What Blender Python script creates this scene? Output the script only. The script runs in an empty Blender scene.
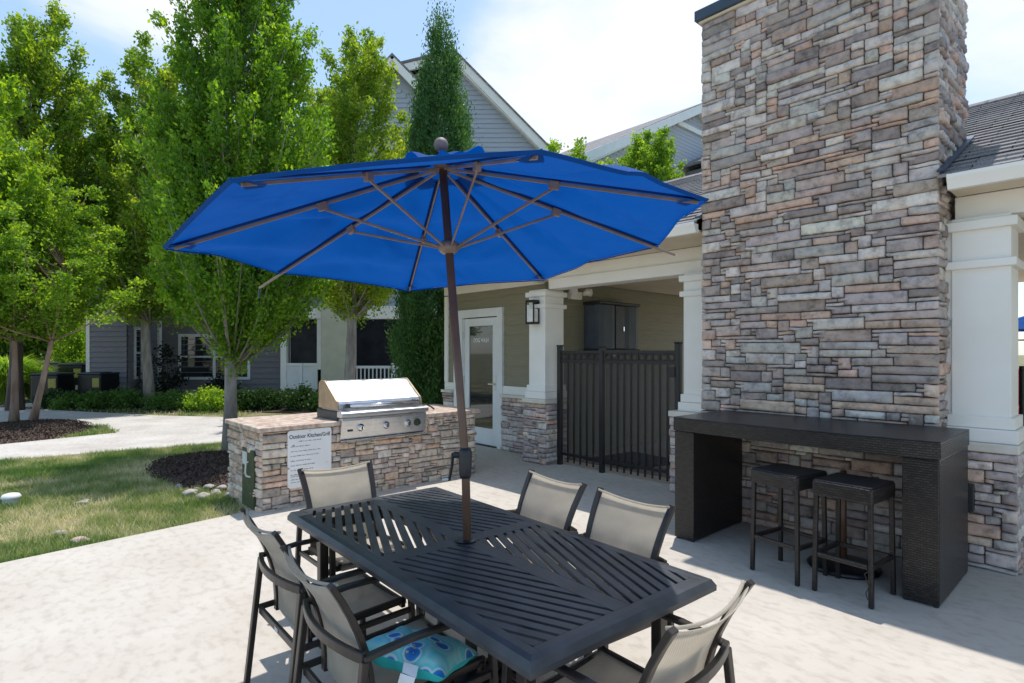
import bpy, math, random
import numpy as np
from mathutils import Vector, Matrix, noise as mnoise
R=math.radians
random.seed(7)
sc=bpy.context.scene
COL=sc.collection
# ------------------------------------------------------------------ camera basis (for laying the far setting out)
TH=R(47.7); FPX=575.0; EYE=1.6
VX,VY=-math.sin(TH),math.cos(TH); RX,RY=math.cos(TH),math.sin(TH)
def at(px,d,z=0.0):
    k=(px-512)/FPX
    return Vector((d*(VX+k*RX),d*(VY+k*RY),z))
def loc2w(s,d): return (d*VX+s*RX,d*VY+s*RY)

# ------------------------------------------------------------------ helpers
class MB:
    def __init__(self): self.v=[];self.f=[];self.c=None
    def quad(self,a,b,c,d):
        n=len(self.v); self.v+=[tuple(a),tuple(b),tuple(c),tuple(d)]; self.f.append((n,n+1,n+2,n+3)); return self
    def poly(self,pts):
        n=len(self.v); self.v+=[tuple(p) for p in pts]; self.f.append(tuple(range(n,n+len(pts)))); return self
    def box(self,x0,x1,y0,y1,z0,z1,M=None):
        if x0>x1:x0,x1=x1,x0
        if y0>y1:y0,y1=y1,y0
        if z0>z1:z0,z1=z1,z0
        n=len(self.v)
        P=[(x0,y0,z0),(x1,y0,z0),(x1,y1,z0),(x0,y1,z0),(x0,y0,z1),(x1,y0,z1),(x1,y1,z1),(x0,y1,z1)]
        if M is not None: P=[tuple(M@Vector(p)) for p in P]
        self.v+=P
        self.f+=[(n,n+3,n+2,n+1),(n+4,n+5,n+6,n+7),(n,n+1,n+5,n+4),(n+1,n+2,n+6,n+5),(n+2,n+3,n+7,n+6),(n+3,n,n+4,n+7)]
        return self
    def prism(self,pts,z0,z1,axis='z',M=None):
        """extrude 2D polygon; axis z: (x,y); axis y: (x,z) extruded along y; axis x: (y,z) extruded along x"""
        def mk(p,t):
            if axis=='z': q=(p[0],p[1],t)
            elif axis=='y': q=(p[0],t,p[1])
            else: q=(t,p[0],p[1])
            return tuple(M@Vector(q)) if M is not None else q
        n=len(self.v);k=len(pts)
        self.v+=[mk(p,z0) for p in pts]+[mk(p,z1) for p in pts]
        self.f.append(tuple(range(n+k-1,n-1,-1))); self.f.append(tuple(range(n+k,n+2*k)))
        for i in range(k):
            j=(i+1)%k; self.f.append((n+i,n+j,n+k+j,n+k+i))
        return self
    def bar(self,a,b,w,h,up=(0,0,1)):
        """rectangular bar from a to b, w across, h along 'up'"""
        a=Vector(a);b=Vector(b);d=(b-a);L=d.length;d.normalize()
        up=Vector(up); s=d.cross(up)
        if s.length<1e-4: s=d.cross(Vector((1,0,0)))
        s.normalize(); u=s.cross(d)
        M=Matrix((( s.x,d.x,u.x,a.x),(s.y,d.y,u.y,a.y),(s.z,d.z,u.z,a.z),(0,0,0,1)))
        return self.box(-w/2,w/2,0,L,-h/2,h/2,M)
    def tube(self,pts,rad,sides=8,cap=True):
        pts=[Vector(p) for p in pts]
        if not hasattr(rad,'__len__'): rad=[rad]*len(pts)
        n0=len(self.v); prev=None
        for i,p in enumerate(pts):
            t=(pts[min(i+1,len(pts)-1)]-pts[max(i-1,0)]).normalized()
            if prev is None:
                a=Vector((0,0,1)) if abs(t.z)<.9 else Vector((1,0,0)); s=t.cross(a).normalized()
            else:
                s=(prev-t*prev.dot(t)).normalized()
            prev=s; u=t.cross(s)
            for k in range(sides):
                an=2*math.pi*k/sides
                self.v.append(tuple(p+(s*math.cos(an)+u*math.sin(an))*rad[i]))
        for i in range(len(pts)-1):
            for k in range(sides):
                a=n0+i*sides+k;b=n0+i*sides+(k+1)%sides
                self.f.append((a,b,b+sides,a+sides))
        if cap:
            self.f.append(tuple(n0+k for k in range(sides-1,-1,-1)))
            e=n0+(len(pts)-1)*sides; self.f.append(tuple(e+k for k in range(sides)))
        return self
    def barpath(self,pts,w,h,up=(0,0,1)):
        """continuous rectangular section along a path"""
        pts=[Vector(p) for p in pts]; n0=len(self.v); up=Vector(up)
        for i,p in enumerate(pts):
            t=(pts[min(i+1,len(pts)-1)]-pts[max(i-1,0)]).normalized()
            s=t.cross(up).normalized(); u=s.cross(t)
            for (a,b) in ((-1,-1),(1,-1),(1,1),(-1,1)): self.v.append(tuple(p+s*a*w/2+u*b*h/2))
        for i in range(len(pts)-1):
            for k in range(4):
                a=n0+i*4+k;b=n0+i*4+(k+1)%4
                self.f.append((a,b,b+4,a+4))
        self.f.append((n0+3,n0+2,n0+1,n0)); e=n0+(len(pts)-1)*4; self.f.append((e,e+1,e+2,e+3))
        return self
    def lathe(self,prof,cx=0,cy=0,sides=24):
        n0=len(self.v)
        for r,z in prof:
            for k in range(sides):
                a=2*math.pi*k/sides; self.v.append((cx+r*math.cos(a),cy+r*math.sin(a),z))
        for i in range(len(prof)-1):
            for k in range(sides):
                a=n0+i*sides+k;b=n0+i*sides+(k+1)%sides
                self.f.append((a,b,b+sides,a+sides))
        self.f.append(tuple(n0+k for k in range(sides-1,-1,-1)))
        e=n0+(len(prof)-1)*sides; self.f.append(tuple(e+k for k in range(sides)))
        return self
    def build_each(self,name,mat,parent=None,W=False,bevel=0):
        """one object for each connected piece"""
        par=list(range(len(self.v)))
        def find(a):
            while par[a]!=a: par[a]=par[par[a]];a=par[a]
            return a
        for f in self.f:
            for i in f[1:]: par[find(i)]=find(f[0])
        groups={}
        for f in self.f: groups.setdefault(find(f[0]),[]).append(f)
        out=[]
        for fs in groups.values():
            ids=sorted({i for f in fs for i in f});mp={a:b for b,a in enumerate(ids)}
            m=MB();m.v=[self.v[i] for i in ids];m.f=[tuple(mp[i] for i in f) for f in fs]
            out.append(m.build(name,mat,parent,W=W,bevel=bevel))
        return out
    def build(self,name,mat,parent=None,W=False,bevel=0,smooth=False,seg=1):
        me=bpy.data.meshes.new(name); me.from_pydata(self.v,[],self.f); me.validate(); me.update()
        # box-projected UVs in metres
        uv=me.uv_layers.new(name='UVMap'); nl=len(me.loops)
        co=np.empty(len(me.vertices)*3);me.vertices.foreach_get('co',co);co=co.reshape(-1,3)
        vi=np.empty(nl,dtype=np.int32);me.loops.foreach_get('vertex_index',vi)
        ls=np.empty(len(me.polygons),dtype=np.int32);lt=np.empty(len(me.polygons),dtype=np.int32)
        me.polygons.foreach_get('loop_start',ls);me.polygons.foreach_get('loop_total',lt)
        nr=np.empty(len(me.polygons)*3);me.polygons.foreach_get('normal',nr);nr=np.abs(nr.reshape(-1,3))
        ax=np.argmax(nr,axis=1); lax=np.repeat(ax,lt)
        order=np.concatenate([np.arange(s,s+t) for s,t in zip(ls,lt)]) if len(ls) else np.array([],int)
        A=np.zeros(nl,dtype=int);A[order]=lax
        c=co[vi]; U=np.where(A==0,c[:,1],c[:,0]); V=np.where(A==2,c[:,1],c[:,2])
        uv.data.foreach_set('uv',np.stack([U,V],1).ravel())
        if self.c is not None:
            ca=me.color_attributes.new('Col','FLOAT_COLOR','POINT')
            arr=np.ones((len(me.vertices),4));arr[:,:3]=np.array(self.c)[:len(me.vertices)]
            ca.data.foreach_set('color',arr.ravel())
        if smooth: me.polygons.foreach_set('use_smooth',[True]*len(me.polygons))
        me.materials.append(mat)
        o=bpy.data.objects.new(name,me); COL.objects.link(o)
        if bevel:
            m=o.modifiers.new('bev','BEVEL'); m.width=bevel; m.segments=seg; m.limit_method='ANGLE'; m.angle_limit=R(40)
        if parent is not None:
            o.parent=parent
            if W and parent.type=='EMPTY': o.location=-parent.location
        return o
def tag(o,label=None,cat=None,group=None,kind=None):
    if label:o['label']=label
    if cat:o['category']=cat
    if group:o['group']=group
    if kind:o['kind']=kind
    return o
def empty(name,loc,rz=0,label=None,cat=None,group=None):
    o=bpy.data.objects.new(name,None);COL.objects.link(o);o.location=loc;o.rotation_euler=(0,0,rz)
    o.empty_display_size=.1
    return tag(o,label,cat,group)
def copy_tree(o,parent=None):
    c=o.copy();COL.objects.link(c)
    if parent is not None:c.parent=parent
    for ch in list(o.children): copy_tree(ch,c)
    return c
def text(name,s,size,mat,parent,loc,rot,ext=.0008,align='CENTER',bold=0.0,sx=1.0):
    cu=bpy.data.curves.new('t','FONT');cu.body=s;cu.size=size;cu.extrude=ext;cu.align_x=align;cu.align_y='CENTER';cu.offset=bold
    t=bpy.data.objects.new('t',cu);COL.objects.link(t)
    dg=bpy.context.evaluated_depsgraph_get()
    me=bpy.data.meshes.new_from_object(t.evaluated_get(dg)); me.name=name
    COL.objects.unlink(t);bpy.data.objects.remove(t)
    me.materials.clear();me.materials.append(mat)
    o=bpy.data.objects.new(name,me);COL.objects.link(o);o.parent=parent;o.location=loc;o.rotation_euler=rot;o.scale=(sx,1,1)
    return o

# ------------------------------------------------------------------ materials
def newmat(name):
    m=bpy.data.materials.new(name);m.use_nodes=True;nt=m.node_tree
    b=nt.nodes['Principled BSDF'];return m,nt,b
def N(nt,t,**k):
    n=nt.nodes.new(t)
    for a,b in k.items():
        if a.startswith('i_'): n.inputs[a[2:].replace('_',' ')].default_value=b
        else: setattr(n,a,b)
    return n
def ramp(nt,stops,fac):
    n=nt.nodes.new('ShaderNodeValToRGB');e=n.color_ramp.elements
    while len(e)<len(stops):e.new(.5)
    for x,(p,c) in zip(e,stops): x.position=p;x.color=(*c,1) if len(c)==3 else c
    nt.links.new(fac,n.inputs[0]);return n
def coords(nt,kind='Object',scale=(1,1,1)):
    tc=nt.nodes.new('ShaderNodeTexCoord');mp=nt.nodes.new('ShaderNodeMapping');mp.inputs['Scale'].default_value=scale
    nt.links.new(tc.outputs[kind],mp.inputs[0]);return mp.outputs[0]
def noisy(name,c1,c2,scale=8,rough=.7,bump=.1,bscale=60,metal=0,detail=5,mix=(.35,.65),coord='Object',stretch=(1,1,1),spec=.5,bdist=.01):
    m,nt,b=newmat(name);L=nt.links.new
    co=coords(nt,coord,stretch)
    n=N(nt,'ShaderNodeTexNoise');n.inputs['Scale'].default_value=scale;n.inputs['Detail'].default_value=detail;L(co,n.inputs['Vector'])
    r=ramp(nt,[(mix[0],c1),(mix[1],c2)],n.outputs['Fac']);L(r.outputs[0],b.inputs['Base Color'])
    b.inputs['Roughness'].default_value=rough;b.inputs['Metallic'].default_value=metal;b.inputs['Specular IOR Level'].default_value=spec
    if bump:
        n2=N(nt,'ShaderNodeTexNoise');n2.inputs['Scale'].default_value=bscale;n2.inputs['Detail'].default_value=4;L(co,n2.inputs['Vector'])
        bp=N(nt,'ShaderNodeBump');bp.inputs['Strength'].default_value=bump;bp.inputs['Distance'].default_value=bdist
        L(n2.outputs['Fac'],bp.inputs['Height']);L(bp.outputs[0],b.inputs['Normal'])
    return m
M={}
# concrete patio
def concrete(name,c1,c2,c3):
    m,nt,b=newmat(name);L=nt.links.new;co=coords(nt)
    n=N(nt,'ShaderNodeTexNoise');n.inputs['Scale'].default_value=1.1;n.inputs['Detail'].default_value=8;n.inputs['Roughness'].default_value=.62;L(co,n.inputs['Vector'])
    r=ramp(nt,[(.3,c1),(.5,c2),(.72,c3)],n.outputs['Fac'])
    co2=coords(nt,'Object',(11,17,1))
    n2=N(nt,'ShaderNodeTexNoise');n2.inputs['Scale'].default_value=1.0;n2.inputs['Detail'].default_value=6;L(co2,n2.inputs['Vector'])
    mx=N(nt,'ShaderNodeMix',data_type='RGBA',blend_type='MULTIPLY');mx.inputs[0].default_value=.55
    r2=ramp(nt,[(.30,(.70,.68,.65)),(.52,(1,1,1))],n2.outputs['Fac'])
    L(r.outputs[0],mx.inputs[6]);L(r2.outputs[0],mx.inputs[7])
    n3=N(nt,'ShaderNodeTexNoise');n3.inputs['Scale'].default_value=220;n3.inputs['Detail'].default_value=3;L(co,n3.inputs['Vector'])
    r3=ramp(nt,[(.3,(.86,.84,.82)),(.5,(1,1,1))],n3.outputs['Fac'])
    mx2=N(nt,'ShaderNodeMix',data_type='RGBA',blend_type='MULTIPLY');mx2.inputs[0].default_value=.7
    L(mx.outputs[2],mx2.inputs[6]);L(r3.outputs[0],mx2.inputs[7]);L(mx2.outputs[2],b.inputs['Base Color'])
    v=N(nt,'ShaderNodeTexNoise');v.inputs['Scale'].default_value=3.0;v.inputs['Detail'].default_value=6;L(co,v.inputs['Vector'])
    b.inputs['Roughness'].default_value=.88
    bp=N(nt,'ShaderNodeBump');bp.inputs['Strength'].default_value=.35;bp.inputs['Distance'].default_value=.004
    ad=N(nt,'ShaderNodeMath',operation='ADD');L(n2.outputs['Fac'],ad.inputs[0]);L(n3.outputs['Fac'],ad.inputs[1])
    L(ad.outputs[0],bp.inputs['Height']);L(bp.outputs[0],b.inputs['Normal']);return m
M['patio']=concrete('patio_concrete',(.46,.405,.34),(.51,.46,.395),(.56,.515,.45))
M['walk']=concrete('walk_concrete',(.42,.38,.34),(.52,.48,.44),(.60,.57,.53))
# stone veneer with a colour of its own for each stone
def stonemat(name,rough=.85):
    m,nt,b=newmat(name);L=nt.links.new;co=coords(nt)
    a=N(nt,'ShaderNodeVertexColor',layer_name='Col')
    n=N(nt,'ShaderNodeTexNoise');n.inputs['Scale'].default_value=14;n.inputs['Detail'].default_value=8;n.inputs['Roughness'].default_value=.65;L(co,n.inputs['Vector'])
    r=ramp(nt,[(.28,(.38,.36,.36)),(.5,(1,1,1)),(.74,(1.38,1.31,1.22))],n.outputs['Fac'])
    mx=N(nt,'ShaderNodeMix',data_type='RGBA',blend_type='MULTIPLY');mx.inputs[0].default_value=.9
    L(a.outputs[0],mx.inputs[6]);L(r.outputs[0],mx.inputs[7])
    n4=N(nt,'ShaderNodeTexNoise');n4.inputs['Scale'].default_value=6;n4.inputs['Detail'].default_value=5;L(co,n4.inputs['Vector'])
    r4=ramp(nt,[(.52,(0,0,0)),(.72,(1,1,1))],n4.outputs['Fac'])
    mx3=N(nt,'ShaderNodeMix',data_type='RGBA');mx3.inputs[7].default_value=(.50,.31,.21,1)
    ml=N(nt,'ShaderNodeMath',operation='MULTIPLY');ml.inputs[1].default_value=.30;L(r4.outputs[0],ml.inputs[0]);L(ml.outputs[0],mx3.inputs[0])
    L(mx.outputs[2],mx3.inputs[6]);L(mx3.outputs[2],b.inputs['Base Color'])
    n2=N(nt,'ShaderNodeTexNoise');n2.inputs['Scale'].default_value=45;n2.inputs['Detail'].default_value=9;n2.inputs['Roughness'].default_value=.7;L(co,n2.inputs['Vector'])
    bp=N(nt,'ShaderNodeBump');bp.inputs['Strength'].default_value=.9;bp.inputs['Distance'].default_value=.012
    L(n2.outputs['Fac'],bp.inputs['Height']);L(bp.outputs[0],b.inputs['Normal']);b.inputs['Roughness'].default_value=rough
    b.inputs['Specular IOR Level'].default_value=.3
    return m
M['stone']=stonemat('ledge_stone')
M['mortar']=noisy('dark_mortar',(.07,.065,.06),(.12,.11,.10),20,.95,.3)
M['trim']=noisy('cream_trim',(.82,.80,.73),(.86,.84,.78),3,.5,.04,90)
M['white_trim']=noisy('white_trim',(.74,.75,.74),(.80,.81,.80),3,.45,.03,90)
M['tan_trim']=noisy('tan_soffit',(.66,.57,.42),(.72,.63,.48),3,.6,.04,90)
M['ledge']=noisy('cast_ledge',(.66,.60,.50),(.74,.69,.60),5,.7,.15,70)
def sidingmat(name,c1,c2):
    return noisy(name,c1,c2,2.5,.65,.12,1,coord='Object',stretch=(1,1,1))
M['khaki']=noisy('khaki_siding',(.235,.215,.145),(.275,.25,.17),2,.65,.15,12,stretch=(2,2,30))
M['graysid']=noisy('gray_siding',(.20,.205,.225),(.235,.24,.26),2,.65,.15,10,stretch=(2,2,20))
M['darksid']=noisy('taupe_siding',(.19,.18,.19),(.23,.215,.225),2,.65,.15,10,stretch=(2,2,20))
M['bluesid']=noisy('blue_gray_siding',(.38,.41,.46),(.43,.46,.51),2,.65,.15,10,stretch=(2,2,20))
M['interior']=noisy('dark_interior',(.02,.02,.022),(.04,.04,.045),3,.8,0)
def shingle(name,c1,c2,c3):
    m,nt,b=newmat(name);L=nt.links.new;co=coords(nt,'UV')
    br=N(nt,'ShaderNodeTexBrick');br.inputs['Scale'].default_value=1;br.inputs['Brick Width'].default_value=.28;br.inputs['Row Height'].default_value=.14
    br.inputs['Mortar Size'].default_value=.004;br.inputs['Color1'].default_value=(*c1,1);br.inputs['Color2'].default_value=(*c2,1);br.inputs['Mortar'].default_value=(.02,.02,.02,1)
    br.offset=.37;br.inputs['Bias'].default_value=-.1;L(co,br.inputs['Vector'])
    n=N(nt,'ShaderNodeTexNoise');n.inputs['Scale'].default_value=90;n.inputs['Detail'].default_value=3;L(co,n.inputs['Vector'])
    r=ramp(nt,[(.3,(.6,.6,.6)),(.7,(1.3,1.3,1.3))],n.outputs['Fac'])
    mx=N(nt,'ShaderNodeMix',data_type='RGBA',blend_type='MULTIPLY');mx.inputs[0].default_value=1
    L(br.outputs[0],mx.inputs[6]);L(r.outputs[0],mx.inputs[7])
    L(mx.outputs[2],b.inputs['Base Color']);b.inputs['Roughness'].default_value=.9
    bp=N(nt,'ShaderNodeBump');bp.inputs['Strength'].default_value=.5;bp.inputs['Distance'].default_value=.01;L(n.outputs['Fac'],bp.inputs['Height']);L(bp.outputs[0],b.inputs['Normal']);return m
M['shingle']=shingle('gray_shingle',(.27,.255,.25),(.16,.15,.15),0)
M['darkmetal']=noisy('navy_metal_cap',(.035,.055,.085),(.045,.07,.105),5,.4,.03)
M['black']=noisy('black_powdercoat',(.007,.008,.010),(.012,.013,.016),10,.38,.04,120)
M['blackplastic']=noisy('black_plastic',(.02,.022,.024),(.035,.036,.04),10,.45,.05,120)
M['table']=noisy('charcoal_table_metal',(.028,.031,.036),(.052,.056,.063),9,.38,.12,240,detail=9,bdist=.002)
M['bronze']=noisy('bronze_aluminium',(.030,.024,.020),(.046,.037,.030),12,.36,.04,200,metal=.2)
M['brownpole']=noisy('brown_pole_enamel',(.115,.062,.038),(.15,.085,.055),9,.35,.06,150)
M['ribmetal']=noisy('bronze_rib',(.19,.14,.11),(.27,.205,.16),9,.4,.05,150)
M['finial']=noisy('faded_finial',(.16,.12,.12),(.22,.17,.16),25,.6,.1,100)
M['white']=noisy('white_enamel',(.72,.73,.73),(.78,.79,.79),4,.35,.02)
M['ac_green']=noisy('dark_green_panel',(.035,.05,.02),(.05,.07,.03),12,.55,.1,60)
M['yellow']=noisy('yellow_sticker',(.34,.32,.06),(.42,.38,.08),20,.5,0)
M['foam']=noisy('pale_grey_plastic',(.55,.55,.53),(.62,.62,.60),10,.5,.05)
def plain(name,c,rough=.5,metal=0,spec=.5):
    m,nt,b=newmat(name);L=nt.links.new;co=coords(nt)
    n=N(nt,'ShaderNodeTexNoise');n.inputs['Scale'].default_value=15;L(co,n.inputs['Vector'])
    r=ramp(nt,[(.3,tuple(x*.93 for x in c)),(.7,tuple(min(1,x*1.05) for x in c))],n.outputs['Fac']);L(r.outputs[0],b.inputs['Base Color'])
    b.inputs['Roughness'].default_value=rough;b.inputs['Metallic'].default_value=metal;b.inputs['Specular IOR Level'].default_value=spec;return m
def steel():
    m,nt,b=newmat('brushed_steel');L=nt.links.new;co=coords(nt,'Object',(6,2,160))
    n=N(nt,'ShaderNodeTexNoise');n.inputs['Scale'].default_value=1;n.inputs['Detail'].default_value=5;L(co,n.inputs['Vector'])
    r=ramp(nt,[(.3,(.52,.53,.54)),(.7,(.66,.66,.67))],n.outputs['Fac']);L(r.outputs[0],b.inputs['Base Color'])
    b.inputs['Metallic'].default_value=1
    n2=N(nt,'ShaderNodeTexNoise');n2.inputs['Scale'].default_value=9;n2.inputs['Detail'].default_value=5;L(coords(nt),n2.inputs['Vector'])
    r2=ramp(nt,[(.3,(.24,)*3),(.7,(.40,)*3)],n2.outputs['Fac']);L(r2.outputs[0],b.inputs['Roughness'])
    bp=N(nt,'ShaderNodeBump');bp.inputs['Strength'].default_value=.08;bp.inputs['Distance'].default_value=.002;L(n.outputs['Fac'],bp.inputs['Height']);L(bp.outputs[0],b.inputs['Normal']);return m
M['steel']=steel()
M['chrome']=plain('polished_chrome',(.75,.75,.76),.12,1)
M['tancast']=noisy('tan_hood_side',(.36,.25,.15),(.46,.33,.21),8,.4,.08,60,metal=.4)
# countertop: pinkish stamped slab
M['counter']=noisy('pink_tan_countertop',(.40,.27,.20),(.64,.53,.44),16,.5,.3,90,detail=12,mix=(.38,.62))
# wicker
def wicker(name,c1,c2,sc=1.0):
    m,nt,b=newmat(name);L=nt.links.new;co=coords(nt,'UV')
    br=N(nt,'ShaderNodeTexBrick');br.inputs['Scale'].default_value=1;br.inputs['Brick Width'].default_value=.022*sc;br.inputs['Row Height'].default_value=.0100*sc
    br.inputs['Mortar Size'].default_value=.0019*sc;br.inputs['Mortar Smooth'].default_value=.6
    br.inputs['Color1'].default_value=(*c1,1);br.inputs['Color2'].default_value=(*c2,1);br.inputs['Mortar'].default_value=(.004,.004,.004,1);br.offset=.5
    L(co,br.inputs['Vector']);L(br.outputs[0],b.inputs['Base Color'])
    iv=N(nt,'ShaderNodeMath',operation='SUBTRACT');iv.inputs[0].default_value=1;L(br.outputs[1],iv.inputs[1])
    bp=N(nt,'ShaderNodeBump');bp.inputs['Strength'].default_value=1;bp.inputs['Distance'].default_value=.004;L(iv.outputs[0],bp.inputs['Height']);L(bp.outputs[0],b.inputs['Normal'])
    b.inputs['Roughness'].default_value=.33;return m
M['wicker']=wicker('dark_brown_wicker',(.040,.032,.028),(.014,.012,.011),1.55)
M['wickertop']=wicker('black_wicker_top',(.026,.027,.032),(.010,.011,.013),1.9)
# cloths
def cloth(name,c1,c2,trans=.35,weave=900,rough=.9,wr=0,tc=None):
    m,nt,b=newmat(name);L=nt.links.new;co=coords(nt)
    n=N(nt,'ShaderNodeTexNoise');n.inputs['Scale'].default_value=5;n.inputs['Detail'].default_value=6;L(co,n.inputs['Vector'])
    r=ramp(nt,[(.3,c1),(.7,c2)],n.outputs['Fac']);L(r.outputs[0],b.inputs['Base Color']);b.inputs['Roughness'].default_value=rough
    b.inputs['Specular IOR Level'].default_value=.25
    tr=N(nt,'ShaderNodeBsdfTranslucent')
    if tc: tr.inputs[0].default_value=(*tc,1)
    else: L(r.outputs[0],tr.inputs[0])
    mx=N(nt,'ShaderNodeMixShader');mx.inputs[0].default_value=trans
    L(b.outputs[0],mx.inputs[1]);L(tr.outputs[0],mx.inputs[2])
    ck=N(nt,'ShaderNodeTexNoise');ck.inputs['Scale'].default_value=weave;L(co,ck.inputs['Vector'])
    bp=N(nt,'ShaderNodeBump');bp.inputs['Strength'].default_value=.25;bp.inputs['Distance'].default_value=.002;L(ck.outputs['Fac'],bp.inputs['Height'])
    if wr:
        w=N(nt,'ShaderNodeTexNoise');w.inputs['Scale'].default_value=2.2;w.inputs['Detail'].default_value=2;w.inputs['Distortion'].default_value=.6;L(co,w.inputs['Vector'])
        bp2=N(nt,'ShaderNodeBump');bp2.inputs['Strength'].default_value=.6;bp2.inputs['Distance'].default_value=wr;L(w.outputs['Fac'],bp2.inputs['Height']);L(bp.outputs[0],bp2.inputs['Normal'])
        bp=bp2
    L(bp.outputs[0],b.inputs['Normal']);L(bp.outputs[0],tr.inputs['Normal'])
    out=nt.nodes['Material Output'];L(mx.outputs[0],out.inputs[0]);return m
M['canopy']=cloth('royal_blue_canvas',(.001,.066,.27),(.002,.082,.31),.34,700,.85,.14,(.0,.085,.40))
M['rib_shade']=cloth('rib_shade_canvas',(.002,.03,.17),(.003,.036,.20),.2,700,.85)  # darker canopy blue, imitates the shadow line beside each rib
# sling mesh: woven, slightly see-through
def sling(name):
    m,nt,b=newmat(name);L=nt.links.new
    co=coords(nt,'UV')
    ch=N(nt,'ShaderNodeTexChecker');ch.inputs['Scale'].default_value=330;ch.inputs['Color1'].default_value=(.80,.73,.62,1);ch.inputs['Color2'].default_value=(.58,.53,.44,1);L(co,ch.inputs['Vector'])
    n=N(nt,'ShaderNodeTexNoise');n.inputs['Scale'].default_value=7;n.inputs['Detail'].default_value=5;L(coords(nt),n.inputs['Vector'])
    r=ramp(nt,[(.3,(.85,.85,.85)),(.7,(1.1,1.1,1.1))],n.outputs['Fac'])
    mm=N(nt,'ShaderNodeMix',data_type='RGBA',blend_type='MULTIPLY');mm.inputs[0].default_value=1;L(ch.outputs[0],mm.inputs[6]);L(r.outputs[0],mm.inputs[7])
    L(mm.outputs[2],b.inputs['Base Color']);b.inputs['Roughness'].default_value=.7
    tr=N(nt,'ShaderNodeBsdfTranslucent');L(mm.outputs[2],tr.inputs[0])
    mx=N(nt,'ShaderNodeMixShader');mx.inputs[0].default_value=.58;L(b.outputs[0],mx.inputs[1]);L(tr.outputs[0],mx.inputs[2])
    tp=N(nt,'ShaderNodeBsdfTransparent');m2=N(nt,'ShaderNodeMixShader');m2.inputs[0].default_value=.12
    L(mx.outputs[0],m2.inputs[1]);L(tp.outputs[0],m2.inputs[2]);L(m2.outputs[0],nt.nodes['Material Output'].inputs[0]);return m
M['sling']=sling('taupe_sling_mesh')
def meshpanel():
    m,nt,b=newmat('black_privacy_mesh');L=nt.links.new
    b.inputs['Base Color'].default_value=(.016,.018,.022,1);b.inputs['Roughness'].default_value=.6
    n=N(nt,'ShaderNodeTexNoise');n.inputs['Scale'].default_value=4;L(coords(nt),n.inputs['Vector'])
    r=ramp(nt,[(.3,(.022,.026,.034)),(.7,(.034,.04,.05))],n.outputs['Fac']);L(r.outputs[0],b.inputs['Base Color'])
    tp=N(nt,'ShaderNodeBsdfTransparent');mx=N(nt,'ShaderNodeMixShader');mx.inputs[0].default_value=.64
    L(b.outputs[0],mx.inputs[1]);L(tp.outputs[0],mx.inputs[2]);L(mx.outputs[0],nt.nodes['Material Output'].inputs[0]);return m
M['privmesh']=meshpanel()
def glassdark(name,c=(.02,.024,.026),rough=.03,spec=1.0):
    m,nt,b=newmat(name);L=nt.links.new
    n=N(nt,'ShaderNodeTexNoise');n.inputs['Scale'].default_value=1.5;L(coords(nt),n.inputs['Vector'])
    r=ramp(nt,[(.35,c),(.7,tuple(x*1.8 for x in c))],n.outputs['Fac']);L(r.outputs[0],b.inputs['Base Color'])
    b.inputs['Roughness'].default_value=rough;b.inputs['Specular IOR Level'].default_value=spec;b.inputs['IOR'].default_value=1.5
    return m
M['glass']=glassdark('window_glass')
M['screen']=glassdark('insect_screen',(.014,.014,.016),.6,.2)
M['frost']=plain('frosted_lantern_glass',(.75,.74,.70),.35)
# foliage: tint attribute runs dark -> light leaf
def foliage(name,c1,c2,c3,trans=.35,tm=(1.75,1.6,.4)):
    m,nt,b=newmat(name);L=nt.links.new
    a=N(nt,'ShaderNodeAttribute',attribute_name='tint')
    r=ramp(nt,[(0,c1),(.5,c2),(1,c3)],a.outputs['Fac']);L(r.outputs[0],b.inputs['Base Color']);b.inputs['Roughness'].default_value=.5
    b.inputs['Specular IOR Level'].default_value=.35
    tr=N(nt,'ShaderNodeBsdfTranslucent')
    mm=N(nt,'ShaderNodeMix',data_type='RGBA',blend_type='MULTIPLY');mm.inputs[0].default_value=1;mm.inputs[7].default_value=(*tm,1)
    L(r.outputs[0],mm.inputs[6]);L(mm.outputs[2],tr.inputs[0])
    mx=N(nt,'ShaderNodeMixShader');mx.inputs[0].default_value=trans;L(b.outputs[0],mx.inputs[1]);L(tr.outputs[0],mx.inputs[2])
    L(mx.outputs[0],nt.nodes['Material Output'].inputs[0]);return m
M['horn']=foliage('hornbeam_leaf',(.045,.125,.014),(.13,.28,.026),(.34,.50,.055),.55)
M['maple']=foliage('maple_leaf',(.06,.15,.020),(.18,.31,.036),(.44,.52,.08),.55)
M['lime']=foliage('bright_leaf',(.08,.19,.022),(.19,.34,.038),(.38,.52,.08),.55)
M['cedar']=foliage('cedar_scale',(.035,.11,.032),(.065,.17,.05),(.12,.24,.07),.38)
M['shrub']=foliage('shrub_leaf',(.035,.09,.015),(.07,.16,.025),(.13,.24,.05),.3)
M['boxleaf']=foliage('boxwood_leaf',(.015,.045,.010),(.03,.075,.015),(.05,.11,.025),.25)
M['darkleaf']=foliage('dark_vine_leaf',(.008,.014,.008),(.015,.022,.012),(.025,.035,.018),.1)
M['wood']=foliage('far_wood_leaf',(.05,.13,.025),(.12,.24,.04),(.22,.36,.07),.5)
M['grass']=foliage('grass_blade',(.14,.25,.055),(.37,.42,.16),(.80,.70,.46),.40,(1.1,1.1,.8))
M['bark']=noisy('grey_bark',(.20,.175,.15),(.36,.33,.29),9,.9,.9,40,stretch=(1,1,.25),detail=8)
M['barkpale']=noisy('pinkish_bark',(.24,.15,.11),(.42,.31,.24),7,.85,.6,40,stretch=(1,1,.25),detail=8)
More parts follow.
